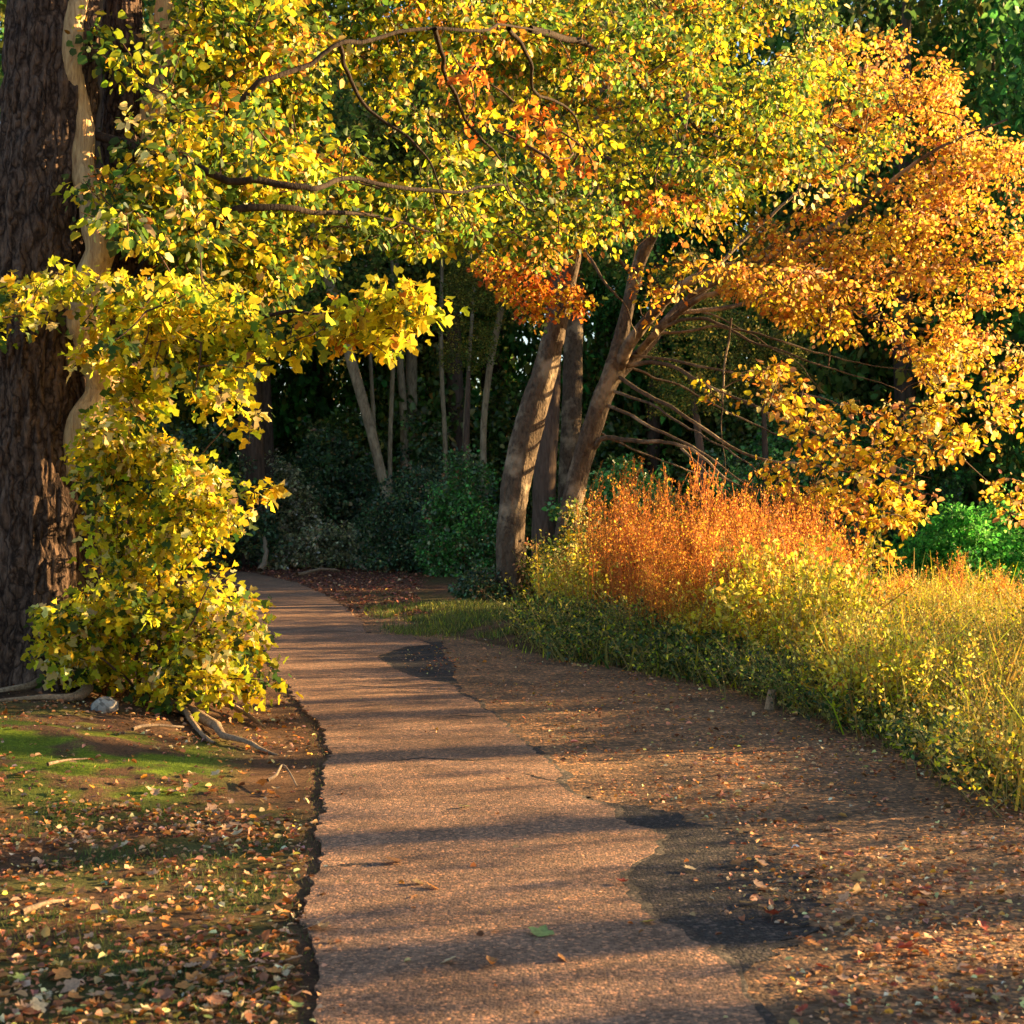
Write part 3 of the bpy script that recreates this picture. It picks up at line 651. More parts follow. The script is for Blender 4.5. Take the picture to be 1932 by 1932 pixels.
specs = [
    ('wood_tree', [base(708, 1068, 46), P(722, 1000, 46), P(728, 940, 46), P(702, 820, 46), P(668, 700, 46), P(635, 580, 46), P(600, 460, 46), P(560, 250, 46)], [.42, .2, .14, .16, .17, .16, .13, .1], (crA, 7, .8), 'slim tree leaning to the left over the dark hollow at the path\'s end', M_BARK_PALE),
    ('wood_tree', [base(470, 1060, 48), P(476, 900, 48), P(470, 700, 48), P(478, 500, 48), P(480, 200, 48)], [.5, .42, .36, .33, .2], (crA, 7, .9), 'thick dark trunk standing just left of where the path enters the wood', M_BARK_FAR),
    ('wood_tree', [base(512, 1050, 56), P(505, 850, 56), P(498, 650, 56), P(500, 300, 56)], [.3, .25, .22, .15], (crC, 8, .9), 'slim dark trunk close behind the thick one at the path\'s entry', M_BARK_FAR),
    ('wood_tree', [base(760, 1050, 56), P(764, 900, 56), P(760, 760, 56), P(752, 640, 56), P(745, 400, 56)], [.2, .16, .15, .14, .1], (crB, 9, .8), 'thin pale trunk, the left one of a close pair deep in the wood', M_BARK_PALE),
    ('wood_tree', [base(782, 1050, 57), P(778, 860, 57), P(776, 700, 57), P(782, 500, 57), P(790, 250, 57)], [.28, .24, .22, .2, .15], (crB, 9, .8), 'straight grey trunk, the right one of a close pair deep in the wood', M_BARK_PALE),
    ('wood_tree', [base(822, 1040, 60), P(818, 800, 60), P(815, 600, 60), P(812, 300, 60)], [.32, .26, .24, .18], (crA, 9, .9), 'brown straight trunk in the middle of the far stand', M_BARK_FAR),
    ('wood_tree', [base(862, 1040, 58), P(862, 850, 58), P(855, 650, 58), P(850, 520, 58), P(842, 300, 58)], [.42, .36, .33, .3, .2], (crB, 9, .9), 'broad brown trunk in the far stand behind the green shrubs', M_BARK_FAR),
    ('birch_tree', [base(920, 1060, 46), P(912, 850, 46), P(916, 760, 46), P(928, 670, 46), P(948, 570, 46), P(965, 440, 46), P(970, 300, 46)], [.1, .1, .1, .1, .09, .07, .05], (crB, 8, .55), 'very thin pale stem leaning right, just left of the curved middle trunk', M_BARK_PALE),
    ('wood_tree', [base(1026, 1080, 38), P(1028, 900, 38), P(1036, 800, 38), P(1042, 690, 38), P(1050, 500, 38), P(1060, 200, 38)], [.32, .29, .26, .23, .2, .14], (crA, 8, .7), 'dark straight trunk directly behind the curved middle tree', M_BARK_FAR),
    ('wood_tree', [base(1072, 1080, 39), P(1074, 880, 39), P(1080, 750, 39), P(1082, 600, 39), P(1086, 400, 39), P(1090, 150, 39)], [.3, .27, .26, .25, .22, .15], (crC, 8, .7), 'grey upright trunk between the curved tree and the spreading orange tree', M_BARK_SMOOTH),
    ('wood_tree', [base(1228, 1040, 58), P(1232, 850, 58), P(1236, 700, 58), P(1240, 400, 58)], [.3, .27, .25, .18], (crC, 9, .9), 'dim trunk, left of two seen through the bare lower branches', M_BARK_FAR),
    ('wood_tree', [base(1262, 1040, 60), P(1262, 850, 60), P(1256, 700, 60), P(1250, 400, 60)], [.26, .22, .2, .15], (crA, 9, .9), 'dim trunk, right of two seen through the bare lower branches', M_BARK_FAR),
    ('wood_tree', [base(600, 1040, 62), P(606, 850, 62), P(600, 600, 62), P(610, 300, 62)], [.35, .3, .26, .18], (crC, 9, 1.), 'dim trunk deep in the wood behind the leaning slim tree', M_BARK_FAR),
    ('birch_tree', [base(700, 1040, 54), P(706, 850, 54), P(700, 700, 54), P(690, 500, 54)], [.09, .08, .07, .05], None, 'slender pale stem nearly touching the leaning slim tree deep in the wood', M_BARK_PALE),
    ('birch_tree', [base(738, 1040, 50), P(736, 850, 50), P(742, 650, 50), P(738, 450, 50)], [.08, .08, .07, .05], None, 'slender pale stem left of the close pair of grey trunks', M_BARK_PALE),
    ('birch_tree', [base(880, 1040, 52), P(876, 850, 52), P(884, 700, 52), P(900, 450, 52)], [.09, .08, .07, .05], None, 'slender pale stem right of the broad brown far trunk', M_BARK_PALE),
    ('birch_tree', [base(838, 1040, 50), P(840, 850, 50), P(832, 650, 50), P(836, 400, 50)], [.08, .08, .07, .05], None, 'slender pale stem left of the broad brown far trunk', M_BARK_PALE),
    ('hazel_tree', [base(1330, 1060, 37), P(1325, 900, 37), P(1315, 800, 37), P(1300, 700, 37)], [.12, .1, .09, .05], (crB, 4.2, .34), 'small tree with pale yellow-green leaves seen behind the fork of the orange tree', M_BARK_FAR),
    ('hazel_tree', [base(1450, 1060, 41), P(1445, 900, 41), P(1440, 750, 41)], [.12, .1, .05], (crB, 5.0, .4), 'small olive-leaved tree behind the arching lower branches', M_BARK_FAR),
    ('hazel_tree', [base(878, 1060, 44), P(880, 850, 44), P(885, 700, 44)], [.12, .1, .05], (crB, 6, .3), 'small tree with hanging yellowish leaves left of the curved middle trunk', M_BARK_FAR),
]
for nm, pts, rad, cr, lab, bk in specs: wood_tree(nm, pts, rad, cr, lab, 'trunks in the wood', bk)
# trees closing the wood behind and along its right side: full crowns to the ground
GRP = 'leafy trees closing off the far side of the wood'
back = [(17, 62), (21, 66), (-16.5, 39), (-21, 41), (14, 57), (-34, 58), (-27, 64), (-22, 56), (-17, 68), (-12, 60), (-6.5, 70), (-1, 66), (4.5, 70), (8.5, 60), (13, 66), (18, 56), (23, 62), (-30, 76), (-20, 80), (-10, 82), (0, 80), (10, 80), (20, 76), (29, 70), (13.5, 51), (19, 48), (-14.5, 52), (-19, 46), (-24, 50)]
back += [(x_ + rng.random() * 2, 62 + 4 * (k_ % 2)) for k_, x_ in enumerate(range(-30, 32, 4))]
def full_tree(src, x, y, s, sz, label, group, name='broadleaf_tree'):
    t = thing(name, (x, y, -.2), label, 'tree', group)
    c = src.copy(); col.objects.link(c); c.parent = t; c.location = (0, 0, .6); c.scale = (s, s, sz); c.rotation_euler = (0, 0, rng.random() * 6)
    tr = TRK.copy(); col.objects.link(tr); tr.parent = t; tr.scale = (s, s, sz)
    return t
mb = MB(); mb.add(*trunk_mesh([(0, 0, -.3), (.05, 0, 2), (-.1, .1, 6), (.1, 0, 12)], [.38, .3, .25, .08], .3, 60, 20, .02, 4)); TRK = mb.build('trunk', M_BARK_FAR)
for k, (x, y) in enumerate(back):
    full_tree([crA, crC, crB, crC][k % 4] if y < 75 else crA, x, y, 1.15 + .3 * rng.random(), 1.65 + .4 * rng.random(), 'tall leafy tree closing off the far wood', GRP)
# right flank: in view at its inner edge, it also keeps the low sun out of the wood
flank = [(17.5, 43, 1.0), (22, 38, 1.1), (30, 43, 1.1), (26, 50, 1.2), (24, 55, 1.2), (30, 61, 1.3), (40, 44, 1.3), (32, 55, 1.3), (42, 56, 1.3), (38, 66, 1.3)]
for k, (x, y, s) in enumerate(flank):
    full_tree([crC, crA][k % 2], x, y, s, s * 1.25, 'dark green tree in the row beyond the pond at right', 'dark green trees beyond the pond')
# park trees standing out of the frame to the right: their trunks and open crowns throw the long bands of shade over the path
crD = crown_mesh('crown', 9, 0, 3.4, 90, 26, .13, [(YG, 3), (GR, 3), (OR, 1)], M_LEAF, 35)
for k, (x, y, s) in enumerate([(13, 8.6, .8), (17, 13, .9), (20, 16.5, .9), (24, 21, .9), (18, 16.0, .7), (15.5, 10.4, .7), (21, 19, .7)]):
    t = thing('park_tree', (x, y, 0), 'open-crowned tree standing out on the meadow', 'tree', 'park trees on the meadow')
    tr = TRK.copy(); col.objects.link(tr); tr.parent = t; tr.scale = (.75, .75, 1)
    c = crD.copy(); col.objects.link(c); c.parent = t; c.location = (0, 0, 3.0); c.scale = (s, s, s)
for o in (crA, crB, crC, crD, TRK): bpy.data.objects.remove(o)

# ------------------------------------------------------------------ shrubs
def shrub(name, u, v, Y, w_, h_, n, per, size, cw, label, group=None, mat=M_DARKLEAF, seed=0, zb=0.0, r=.28, depth=None):
    b = P(u, v, Y); b[2] = Z0(b[0], b[1])
    t = thing(name, tuple(b), label, 'shrub', group)
    C = []
    dp = depth or w_
    while len(C) < n:
        q = rng.normal(size=3); q /= np.linalg.norm(q); q[2] = abs(q[2])
        q *= rng.random() ** .35 * (.7 + .6 * vn(q[None] * 2.2 + seed, seed)[0])
        p = np.array([q[0] * w_, q[1] * dp, q[2] * h_ + zb + .05])
        C.append(p)
    C = np.array(C); mb = MB(); sprays(mb, C, per, r, size, cw, .3, .8, LEAF_OV, .3, .5)
    ms = MB()
    for k in range(7):
        c = C[rng.integers(n)]; limb(ms, [(rng.normal() * .1, rng.normal() * .1, -.05), c * [.4, .4, .5], c], .03, .006, 10, 5, 0, .05, k)
    ms.build('stems', M_TWIG, t); mb.build('foliage', mat, t, sm=False)
    return t
UND = None
DK = [((.045, .10, .045), 5), ((.08, .16, .06), 3), ((.2, .22, .09), 1.2), ((.25, .15, .07), .5)]
OLV = [((.32, .32, .16), 4), ((.5, .48, .28), 3), ((.12, .15, .07), 3)]
MG = [((.07, .26, .05), 5), ((.14, .38, .09), 3), ((.25, .35, .12), 1)]
BG = [((.06, .34, .04), 5), ((.12, .45, .06), 3), ((.05, .2, .03), 2)]
shrub('olive_shrub', 600, 1072, 45, 1.5, 1.25, 150, 60, .09, OLV, 'rounded grey-green shrub left of the leaning slim trunk\'s base', seed=1)
shrub('olive_shrub', 545, 1060, 49, 1.2, 3.2, 190, 60, .10, OLV, 'tall loose grey-green shrub behind the rounded one at the path\'s end', seed=2)
shrub('evergreen_shrub', 620, 1050, 52, 2.8, 4.4, 330, 60, .12, DK, 'tall dark evergreen mass filling the hollow behind the leaning slim tree', seed=3)
shrub('evergreen_shrub', 790, 1078, 43, 1.7, 3.0, 300, 60, .09, DK, 'dark evergreen shrub right of the leaning slim trunk\'s black foot', seed=4)
shrub('evergreen_shrub', 880, 1085, 40, 1.3, 2.9, 260, 60, .085, DK[1:] + MG[:1], 'glossy green shrub close to the left side of the curved middle trunk', seed=5)
shrub('evergreen_shrub', 830, 1050, 52, 2.6, 4.2, 280, 60, .11, DK, 'large dark shrub beneath the far stand of trunks', seed=6)
shrub('evergreen_shrub', 905, 1165, 27, .55, .55, 60, 50, .06, DK, 'small dark bush at the grass edge left of the curved trunk\'s foot', seed=7, r=.15)
shrub('laurel_shrub', 1180, 1060, 37, 1.6, 2.9, 260, 60, .11, MG, 'glossy laurel behind the slanting trunk of the orange tree', seed=8)
shrub('laurel_shrub', 1330, 1050, 40, 2.2, 2.8, 260, 60, .11, MG + DK[:1], 'wide laurel behind the tips of the red weeds', seed=9)
shrub('laurel_shrub', 1510, 1050, 44, 2.4, 4.6, 330, 60, .12, MG + DK[:1], 'tall laurel seen through the bare drooping branches', seed=10)
shrub('laurel_shrub', 1690, 1050, 46, 2.6, 5.2, 360, 60, .13, MG + DK[:1], 'tallest laurel, behind the lowest orange sprays', seed=11)
shrub('willow_shrub', 1790, 1062, 30, 1.2, 1.7, 260, 60, .08, BG, 'bright green low shrub on the pond bank', mat=M_LEAF, seed=12)
shrub('willow_shrub', 1890, 1062, 31, 1.4, 2.1, 280, 60, .08, BG, 'bright green low shrub at the far end of the pond bank', mat=M_LEAF, seed=13)
shrub('evergreen_shrub', 330, 1050, 44, 3.4, 4.4, 380, 60, .12, DK, 'dark bank of evergreen leaves behind the huge left tree', seed=14)
shrub('evergreen_shrub', 60, 1050, 40, 3.4, 4.4, 380, 60, .12, DK, 'dark evergreen leaves far left beyond the huge tree', seed=15)
shrub('bramble', 1010, 1150, 27.2, .5, .9, 40, 40, .055, [(OL, 3), (YE, 1), (GR, 3), (TAN, 1)], 'straggly bramble clinging round the curved tree\'s foot', mat=M_LEAF, seed=16, r=.15)
shrub('bramble', 1075, 1120, 26.5, .7, 1.7, 80, 40, .065, [(OL, 3), (YE, 1.5), (GR, 3), (PA, 1)], 'tall bramble tangle below the slanting orange tree', mat=M_LEAF, seed=17, r=.2)

u0 = shrub('understorey_bush', 966, 1046, 60, 3.2, 6.5, 420, 50, .2, DGC, 'tall dark understorey bush between the far trunks', 'understorey between the far trunks', seed=21, r=.6)
for k, (x, y, s_) in enumerate([(-24, 58, 1.1), (-19, 61, 1), (-13.5, 57, 1.1), (-9, 61, 1), (-4, 59, 1.15), (4, 60, 1.1), (8.5, 57, .9), (13, 58, 1.1), (18, 52, 1.1), (-28, 52, 1.2), (9, 52, .8), (-6.5, 56, .8), (2, 54, .7)]):
    t = dup(u0); t.location = (x, y, 0); t.scale = (s_, s_, s_ * (.8 + .4 * rng.random())); t.rotation_euler = (0, 0, rng.random() * 6)
# ------------------------------------------------------------------ weeds on the meadow edge
def weed(kind, seed):
    mbS = MB(); mbL = MB(); g = np.random.default_rng(seed)
    if kind == 'gold': n, h, lp, sz, cw, lean = 30, .95, 34, .05, [((.85, .68, .08), 7), (YE, 4), (YG, 2), (OR, 1.5)], .28
    elif kind == 'red': n, h, lp, sz, cw, lean = 30, 1.75, 26, .035, [(RU, 3), (OR, 6), ((.7, .3, .035), 5), (YE, 1.6)], .16
    elif kind == 'green': n, h, lp, sz, cw, lean = 30, .6, 24, .05, [(GR, 5), (OL, 4), (YG, 2), (DG, 2)], .35
    else: n, h, lp, sz, cw, lean = 40, .9, 30, .04, [(OL, 2), (YG, 3), ((.6, .42, .08), 5), (YE, 2), (GR, 1.5), (OR, 1)], .4
    if seed % 3 == 1: cw = [(c_, w_ * (2.2 if c_[0] > .5 else .6)) for c_, w_ in cw]; sz *= 1.35; h *= .8
    if seed % 3 == 2: cw = [(c_, w_ * (2.0 if c_[1] > c_[0] * .9 or c_[0] < .45 else .7)) for c_, w_ in cw]; h *= 1.15
    for i in range(n):
        b = np.array([g.normal() * .22, g.normal() * .22, -.03]); hh = h * (.55 + .55 * g.random())
        tip = b + [g.normal() * lean, g.normal() * lean, hh]
        mid = (b + tip) / 2 + g.normal(size=3) * [.05, .05, 0] + [0, 0, .05]
        c = spline([b, mid, tip], 7)
        V, Fc = tube(c, np.linspace(.006 if kind != 'red' else .008, .0025, 7), 3); mbS.add(V, Fc)
        t = g.random(lp) ** (.7 if kind != 'red' else .8)
        pp = np.stack([np.interp(t, np.linspace(0, 1, 7), c[:, q]) for q in range(3)], -1)
        if kind == 'red':
            for q in range(4):
                tt = .35 + .6 * g.random(); s0 = np.array([np.interp(tt, np.linspace(0, 1, 7), c[:, z]) for z in range(3)])
                e = s0 + [g.normal() * .1, g.normal() * .1, .18 + .2 * g.random()]
                V, Fc = tube(np.stack([s0, (s0 + e) / 2 + g.normal(size=3) * .01, e]), .003, 3); mbS.add(V, Fc)
                pp = np.concatenate([pp, s0 + (e - s0) * g.random((8, 1)) + g.normal(size=(8, 3)) * .012])
        d = g.normal(size=pp.shape) + [0, 0, .3 if kind != 'red' else 1.2]
        leaves(mbL, pp + g.normal(size=pp.shape) * (.03 if kind != 'red' else .01), sz * (.6 + .8 * g.random(len(pp))), d, g.normal(size=pp.shape) + [0, 0, .6], jit(pal(len(pp), *cw), .35), LEAF_SM)
    if kind in ('straw', 'gold'):
        m_ = 26 if kind == 'straw' else 8
        NB = (np.array([[-.012, 0, 0], [.012, 0, 0], [.010, .5, .06], [-.010, .5, .06], [.002, 1, .34], [-.002, 1, .34]]), np.array([[0, 1, 2, 3], [3, 2, 4, 5]]))
        pb = np.c_[g.normal(size=(m_, 2)) * .25, np.zeros(m_)]
        leaves(mbL, pb, .6 + .6 * g.random(m_), g.normal(size=(m_, 3)) * .3 + [0, 0, 1], g.normal(size=(m_, 3)) * [1, 1, .1], jit(pal(m_, ((.55, .34, .05), 4), (OL, 2), (YG, 2))), NB, curl=1.3)
    return mbS, mbL
M_STEM_R = bark_mat('red stem', (.32, .09, .02), (.56, .2, .05), (20, 20, 20), .1)
M_STEM_G = bark_mat('straw stem', (.2, .17, .05), (.42, .32, .12), (20, 20, 20), .1)
names = {'gold': ('goldenrod_clump', 'stem'), 'red': ('dock_clump', 'stem'), 'green': ('nettle_clump', 'stem'), 'straw': ('meadow_weed_clump', 'stem')}
PR = {}
for kind in names:
    for s in range(3):
        a, b = weed(kind, 50 + s + len(kind) * 7); PR[kind, s] = (a.build('stems', M_STEM_R if kind == 'red' else M_STEM_G), b.build('foliage', M_LEAF if kind != 'green' else M_GRASS, sm=False))
def put_weed(kind, u, v, s=1., dz=0):
    x, y = G(u, v)
    nm = names[kind][0]
    lab = {'gold': 'golden yellow weeds growing in the sunlit bank right of the path', 'red': 'tall rust-red seeded stalks standing behind the golden weeds', 'green': 'low green weeds along the shaded foot of the bank', 'straw': 'tangled straw and green meadow weeds on the bank near the frame\'s right edge'}[kind]
    t = thing(nm, (x, y, Z0(x, y)), lab, 'weeds', {'gold': 'golden weed clumps', 'red': 'rust-red stalk clumps', 'green': 'low green weed clumps', 'straw': 'meadow weed clumps'}[kind])
    rz = rng.random() * 6.3; q = int(min(2, max(0, (fbm(np.array([[x * .7, y * .7, len(kind)]]), 2, 8)[0] - .3) / .4 * 3 + rng.normal() * .35)))
    for o in PR[kind, q]:
        c = o.copy(); col.objects.link(c); c.parent = t
    t.rotation_euler = (0, 0, rz); t.scale = (s, s, s * (.85 + .3 * rng.random()))
def scatter(poly, n, kind, s0, s1, mind=.3):
    poly = np.array(poly, float); W = np.array([G(*p) for p in poly]); lo, hi = W.min(0), W.max(0); got = []
    tries = 0
    while len(got) < n and tries < 6000:
        tries += 1
        q = lo + rng.random(2) * (hi - lo)
        if in_poly(q[None], W)[0] and all((q[0] - a) ** 2 + (q[1] - b) ** 2 > mind ** 2 for a, b in got): got.append(tuple(q))
    for x, y in got:
        u = x * F / y + 966; v = 966 + F * CAM_H / y
        put_weed(kind, u, v, s0 + (s1 - s0) * rng.random())
scatter([(1060, 1185), (1200, 1225), (1430, 1250), (1560, 1250), (1600, 1190), (1500, 1160), (1150, 1150)], 56, 'red', .5, 1.05, .3)
scatter([(1130, 1190), (1250, 1255), (1500, 1290), (1560, 1240), (1300, 1190)], 26, 'red', .55, .8, .3)
scatter([(1380, 1265), (1500, 1310), (1580, 1290), (1460, 1230)], 13, 'gold', .9, 1.25, .25)
scatter([(1560, 1230), (1900, 1200), (1930, 1170), (1600, 1180)], 26, 'straw', .5, .8, .4)
scatter([(1250, 1180), (1420, 1215), (1450, 1150), (1280, 1140)], 10, 'red', 1.0, 1.2, .3)
scatter([(1560, 1250), (1800, 1230), (1930, 1200), (1800, 1150), (1500, 1160)], 3, 'red', .5, .6, .5)
scatter([(1300, 1200), (1300, 1255), (1400, 1270), (1500, 1300), (1650, 1340), (1650, 1230), (1400, 1200)], 34, 'gold', .45, .85, .3)
scatter([(1500, 1330), (1700, 1392), (1840, 1462), (1990, 1560), (1990, 1250), (1850, 1180), (1600, 1240)], 62, 'straw', .35, .72, .3)
scatter([(1690, 1210), (1900, 1210), (1900, 1180), (1720, 1180)], 2, 'red', .4, .55, .6)
scatter([(1050, 1195), (1120, 1215), (1150, 1190), (1070, 1165)], 3, 'gold', .8, 1.1, .25)
scatter([(1560, 1352), (1700, 1398), (1760, 1390), (1700, 1350), (1600, 1330)], 12, 'gold', .6, .8, .2)
scatter([(1000, 1232), (1200, 1268), (1400, 1303), (1440, 1290), (1250, 1225), (1030, 1190)], 50, 'green', .5, .9, .35)
scatter([(1400, 1310), (1500, 1342), (1700, 1408), (1840, 1488), (1880, 1490), (1700, 1390), (1450, 1300)], 26, 'green', .5, .8, .25)
for k in range(90):                     # the meadow goes on beyond the frame
    x = 4.5 + 9 * rng.random() ** 1.3; y = 6 + 15 * rng.random(); xe = y * .36
    if x < xe or x < float(weeds_x(y)) + .3: continue
    put_weed(['straw', 'straw', 'gold', 'green'][k % 4], x * F / y + 966, 966 + F * CAM_H / y, .5 + .4 * rng.random())
for k in PR:
    for o in PR[k]: bpy.data.objects.remove(o)

# grass (nobody could count it)
def blades(n, x0, x1, y0, y1, hmin, hmax, cw, keepf):
    x = x0 + rng.random(n) * (x1 - x0); y = y0 + rng.random(n) * (y1 - y0)
    k = keepf(x, y) > rng.random(n); x, y = x[k], y[k]; n = len(x)
    p = np.stack([x, y, H(x, y) - .022], -1)
    hh = hmin + (hmax - hmin) * rng.random(n)
    return p, hh
mb = MB()
BL = (np.array([[-.05, 0, 0], [.05, 0, 0], [.03, .6, .08], [0, 1, .25], [0, 1, .25], [-.03, .6, .08]]), np.array([[0, 1, 2, 5], [5, 2, 3, 4]]))
BL = (np.array([[-.05, 0, 0], [.05, 0, 0], [.035, .6, .08], [-.035, .6, .08], [.004, 1, .25], [-.004, 1, .25]]), np.array([[0, 1, 2, 3], [3, 2, 4, 5]]))
def add_bl(p, hh, cw):
    n = len(p); d = rng.normal(size=(n, 3)) * .35 + [0, 0, 1]
    leaves(mb, p, hh, d, rng.normal(size=(n, 3)) * [1, 1, .1], jit(pal(n, *cw)), BL)
p, hh = blades(60000, -5, -.6, 4.6, 8.4, .012, .04, 0, lambda x, y: smooth((left_x(y) - .06 - x) / .15) * smooth((fbm(xyz(x * 2.5, y * 2.5), 3, 21) - .46) / .1))
add_bl(p, hh, [(GR, 4), ((.07, .12, .02), 4), (OL, 2)])
p, hh = blades(50000, -5.5, -1.2, 8, 11.5, .008, .022, 0, lambda x, y: smooth((fbm(xyz(x * 1.1, y * 1.1), 4, 20) - .40) / .1) * smooth((left_x(y) - .4 - x) / .4) * np.exp(-((y - 9.4) / 1.35) ** 2) * smooth((-x - 1.0) / 1.0))
add_bl(p, hh, [((.08, .17, .02), 4), ((.22, .3, .03), 1.5), (GR, 3)])
p, hh = blades(90000, -6, 12, 8.5, 27, .12, .38, 0, lambda x, y: smooth((x - weeds_x(y) + .12) / .3) * (1 - smooth((x - weeds_x(y) - 2.2) / 1.5) * .75) * .6)
far_ = smooth((p[:, 1] - 16.5) / 2) * (1 - smooth((p[:, 0] - .2) / .8)); hh = hh * (1 - .72 * far_); q_ = rng.random(len(p)) > .6 * far_; p, hh = p[q_], hh[q_]
add_bl(p, hh, [(GR, 4), (OL, 4), (YG, 2), ((.4, .3, .06), 2)])
p, hh = blades(60000, -2.8, 1.2, 19, 27, .03, .11, 0, lambda x, y: smooth((x - right_x(y) - .15) / .4) * smooth((fbm(xyz(x * 1.2, y * .8), 3, 71) - .40) / .12) * (1 - smooth((y - 25) / 2)) * .9)
add_bl(p, hh, [(GR, 4), (OL, 5), (YG, 1)])
p, hh = blades(60000, -5, 0, 4.8, 16, .008, .03, 0, lambda x, y: (np.abs(left_x(y) - .05 - x) < .07) * 1.0)
add_bl(p, hh, [(GR, 4), (OL, 4), (TAN, 2)])
g = mb.build('grass', M_GRASS, sm=False); tag(g, 'short green and straw grass along both sides of the path', 'grass', kind='stuff')

# ------------------------------------------------------------------ fallen leaves
LIT = [(TAN, 5), ((.42, .17, .07), 5), ((.3, .11, .05), 3), (PA, 1.5), (OR, 1.5), ((.6, .36, .22), 3), (RU, 2)]
mb = MB()
def litter(n, keepf, size, x0, x1, y0, y1, zt, cw=LIT, tilt=.35):
    x = x0 + rng.random(n) * (x1 - x0); t = rng.random(n); y = 1 / (1 / y0 * (1 - t) + 1 / y1 * t) if y1 > 2 * y0 else y0 + t * (y1 - y0)
    k = keepf(x, y) > rng.random(n); x, y = x[k], y[k]; n = len(x)
    p = np.stack([x, y, zt(x, y) + .006 + .008 * rng.random(n)], -1)
    d = rng.normal(size=(n, 3)) * [1, 1, tilt * .5]; nn = rng.normal(size=(n, 3)) * tilt + [0, 0, 1]
    leaves(mb, p, size * (.5 + .9 * rng.random(n) ** 1.5), d, nn, jit(pal(n, *cw), .3), LEAF_OV, curl=2.2)
PTW = np.array([G(*p) for p in PT])
np_patch = lambda x, y: 1 - in_poly(np.stack([x, y], -1), PTW) * (.94 - .94 * smooth((x - right_x(y) - .12) / .95))
zl = lambda x, y: H(x, y) - .018
zv = lambda x, y: np.where(x > weeds_x(y) + .55, H(x, y) - .015, .008) * 1.0
dense = lambda x, y, s, f=1.1: smooth((fbm(xyz(x * f, y * f * 1.6), 3, s) - .42) / .14)
# left bank
litter(42000, lambda x, y: (1 - .75 * np.exp(-((y - 9.4) / 1.0) ** 2)) * smooth((left_x(y) - .02 - x) / .12) * (.3 + .8 * dense(x, y, 60) * (np.exp(-((y - 8.1) / .75) ** 2) + .5 * np.exp(-((y - 11.3) / 1.3) ** 2) + .55 * np.exp(-((y - 5.5) / .5) ** 2))), .036, -5.5, -.6, 4.8, 18, zl)
# verge
litter(42000, lambda x, y: np_patch(x, y) * smooth((x - right_x(y) - .02) / .25) * (1 - smooth((x - weeds_x(y) - .5) / .5)) * (.15 + .8 * dense(x, y, 61)), .028, -2.5, 7.5, 4.8, 25, zv)
litter(4500, lambda x, y: np_patch(x, y) * smooth((x - right_x(y) - .3) / .35) * (1 - smooth((x - weeds_x(y) - .5) / .5)) * (.1 + .8 * dense(x, y, 62)), .05, -2.5, 7.5, 4.8, 25, zv)
litter(2600, lambda x, y: (np.abs(left_x(y) - x + .0) < .09) * .8, .03, -6, 0, 4.8, 20, lambda x, y: .006 + x * 0)
# path: few, small
litter(900, lambda x, y: smooth((x - left_x(y) - .05) / .1) * smooth((right_x(y) - x) / .1) * (.3 + .5 * smooth((y - 12) / 10)), .028, -6, 2, 4.8, 34, lambda x, y: .010 + x * 0)
# beyond
litter(26000, lambda x, y: .55 * ((x < left_x(y)) | (x > right_x(y))) * (x < weeds_x(y) + 1.0), .08, -12, 1, 24, 54, lambda x, y: H(x, y) - .01, [((.22, .08, .05), 5), ((.32, .14, .08), 3), (TAN, 1)])
g = mb.build('leaf_litter', M_DRY, sm=False); tag(g, 'dense litter of small crumbled brown and orange leaves on the ground beside the path', 'leaf litter', kind='stuff')

# single leaves one can point at
def leaf_proto(name, kind, seed, curl):
    g = np.random.default_rng(seed); out = []
    if kind == 'oak':
        prof = [(.0, .02), (.12, .05), (.22, .2), (.3, .1), (.42, .3), (.52, .13), (.64, .33), (.74, .16), (.84, .22), (.93, .1), (1, 0)]
    else:
        prof = [(.0, .02), (.05, .28), (.2, .5), (.28, .3), (.42, .52), (.6, .42), (.62, .2), (.78, .18), (1, 0)]
    V = []; Fc = []
    for (y, xx) in prof:
        xx *= 1 + .15 * g.normal(); zc = curl * (y - .5) ** 2 * 1.2
        V += [(-xx, y - .5, zc + curl * xx * .9), (0, y - .5, zc - .01), (xx, y - .5, zc + curl * xx * (.5 + g.random()))]
    n = len(prof)
    for i in range(n - 1):
        a = i * 3; Fc += [(a, a + 1, a + 4, a + 3), (a + 1, a + 2, a + 5, a + 4)]
    st = len(V); V += [(-.012, -.5, 0), (.012, -.5, 0), (.01, -.85, .05 + curl * .2), (-.01, -.85, .05 + curl * .2)]; Fc += [(st, st + 1, st + 2, st + 3)]
    me = mesh(name, np.array(V), [np.array(Fc)], M_TMP, None, None, True).data
    return me
LC = {'tan': (.55, .32, .18), 'pale': (.66, .5, .28), 'orange': (.6, .25, .06), 'red': (.42, .07, .03), 'green': (.28, .36, .1), 'yellow': (.68, .5, .08), 'brown': (.28, .13, .07)}
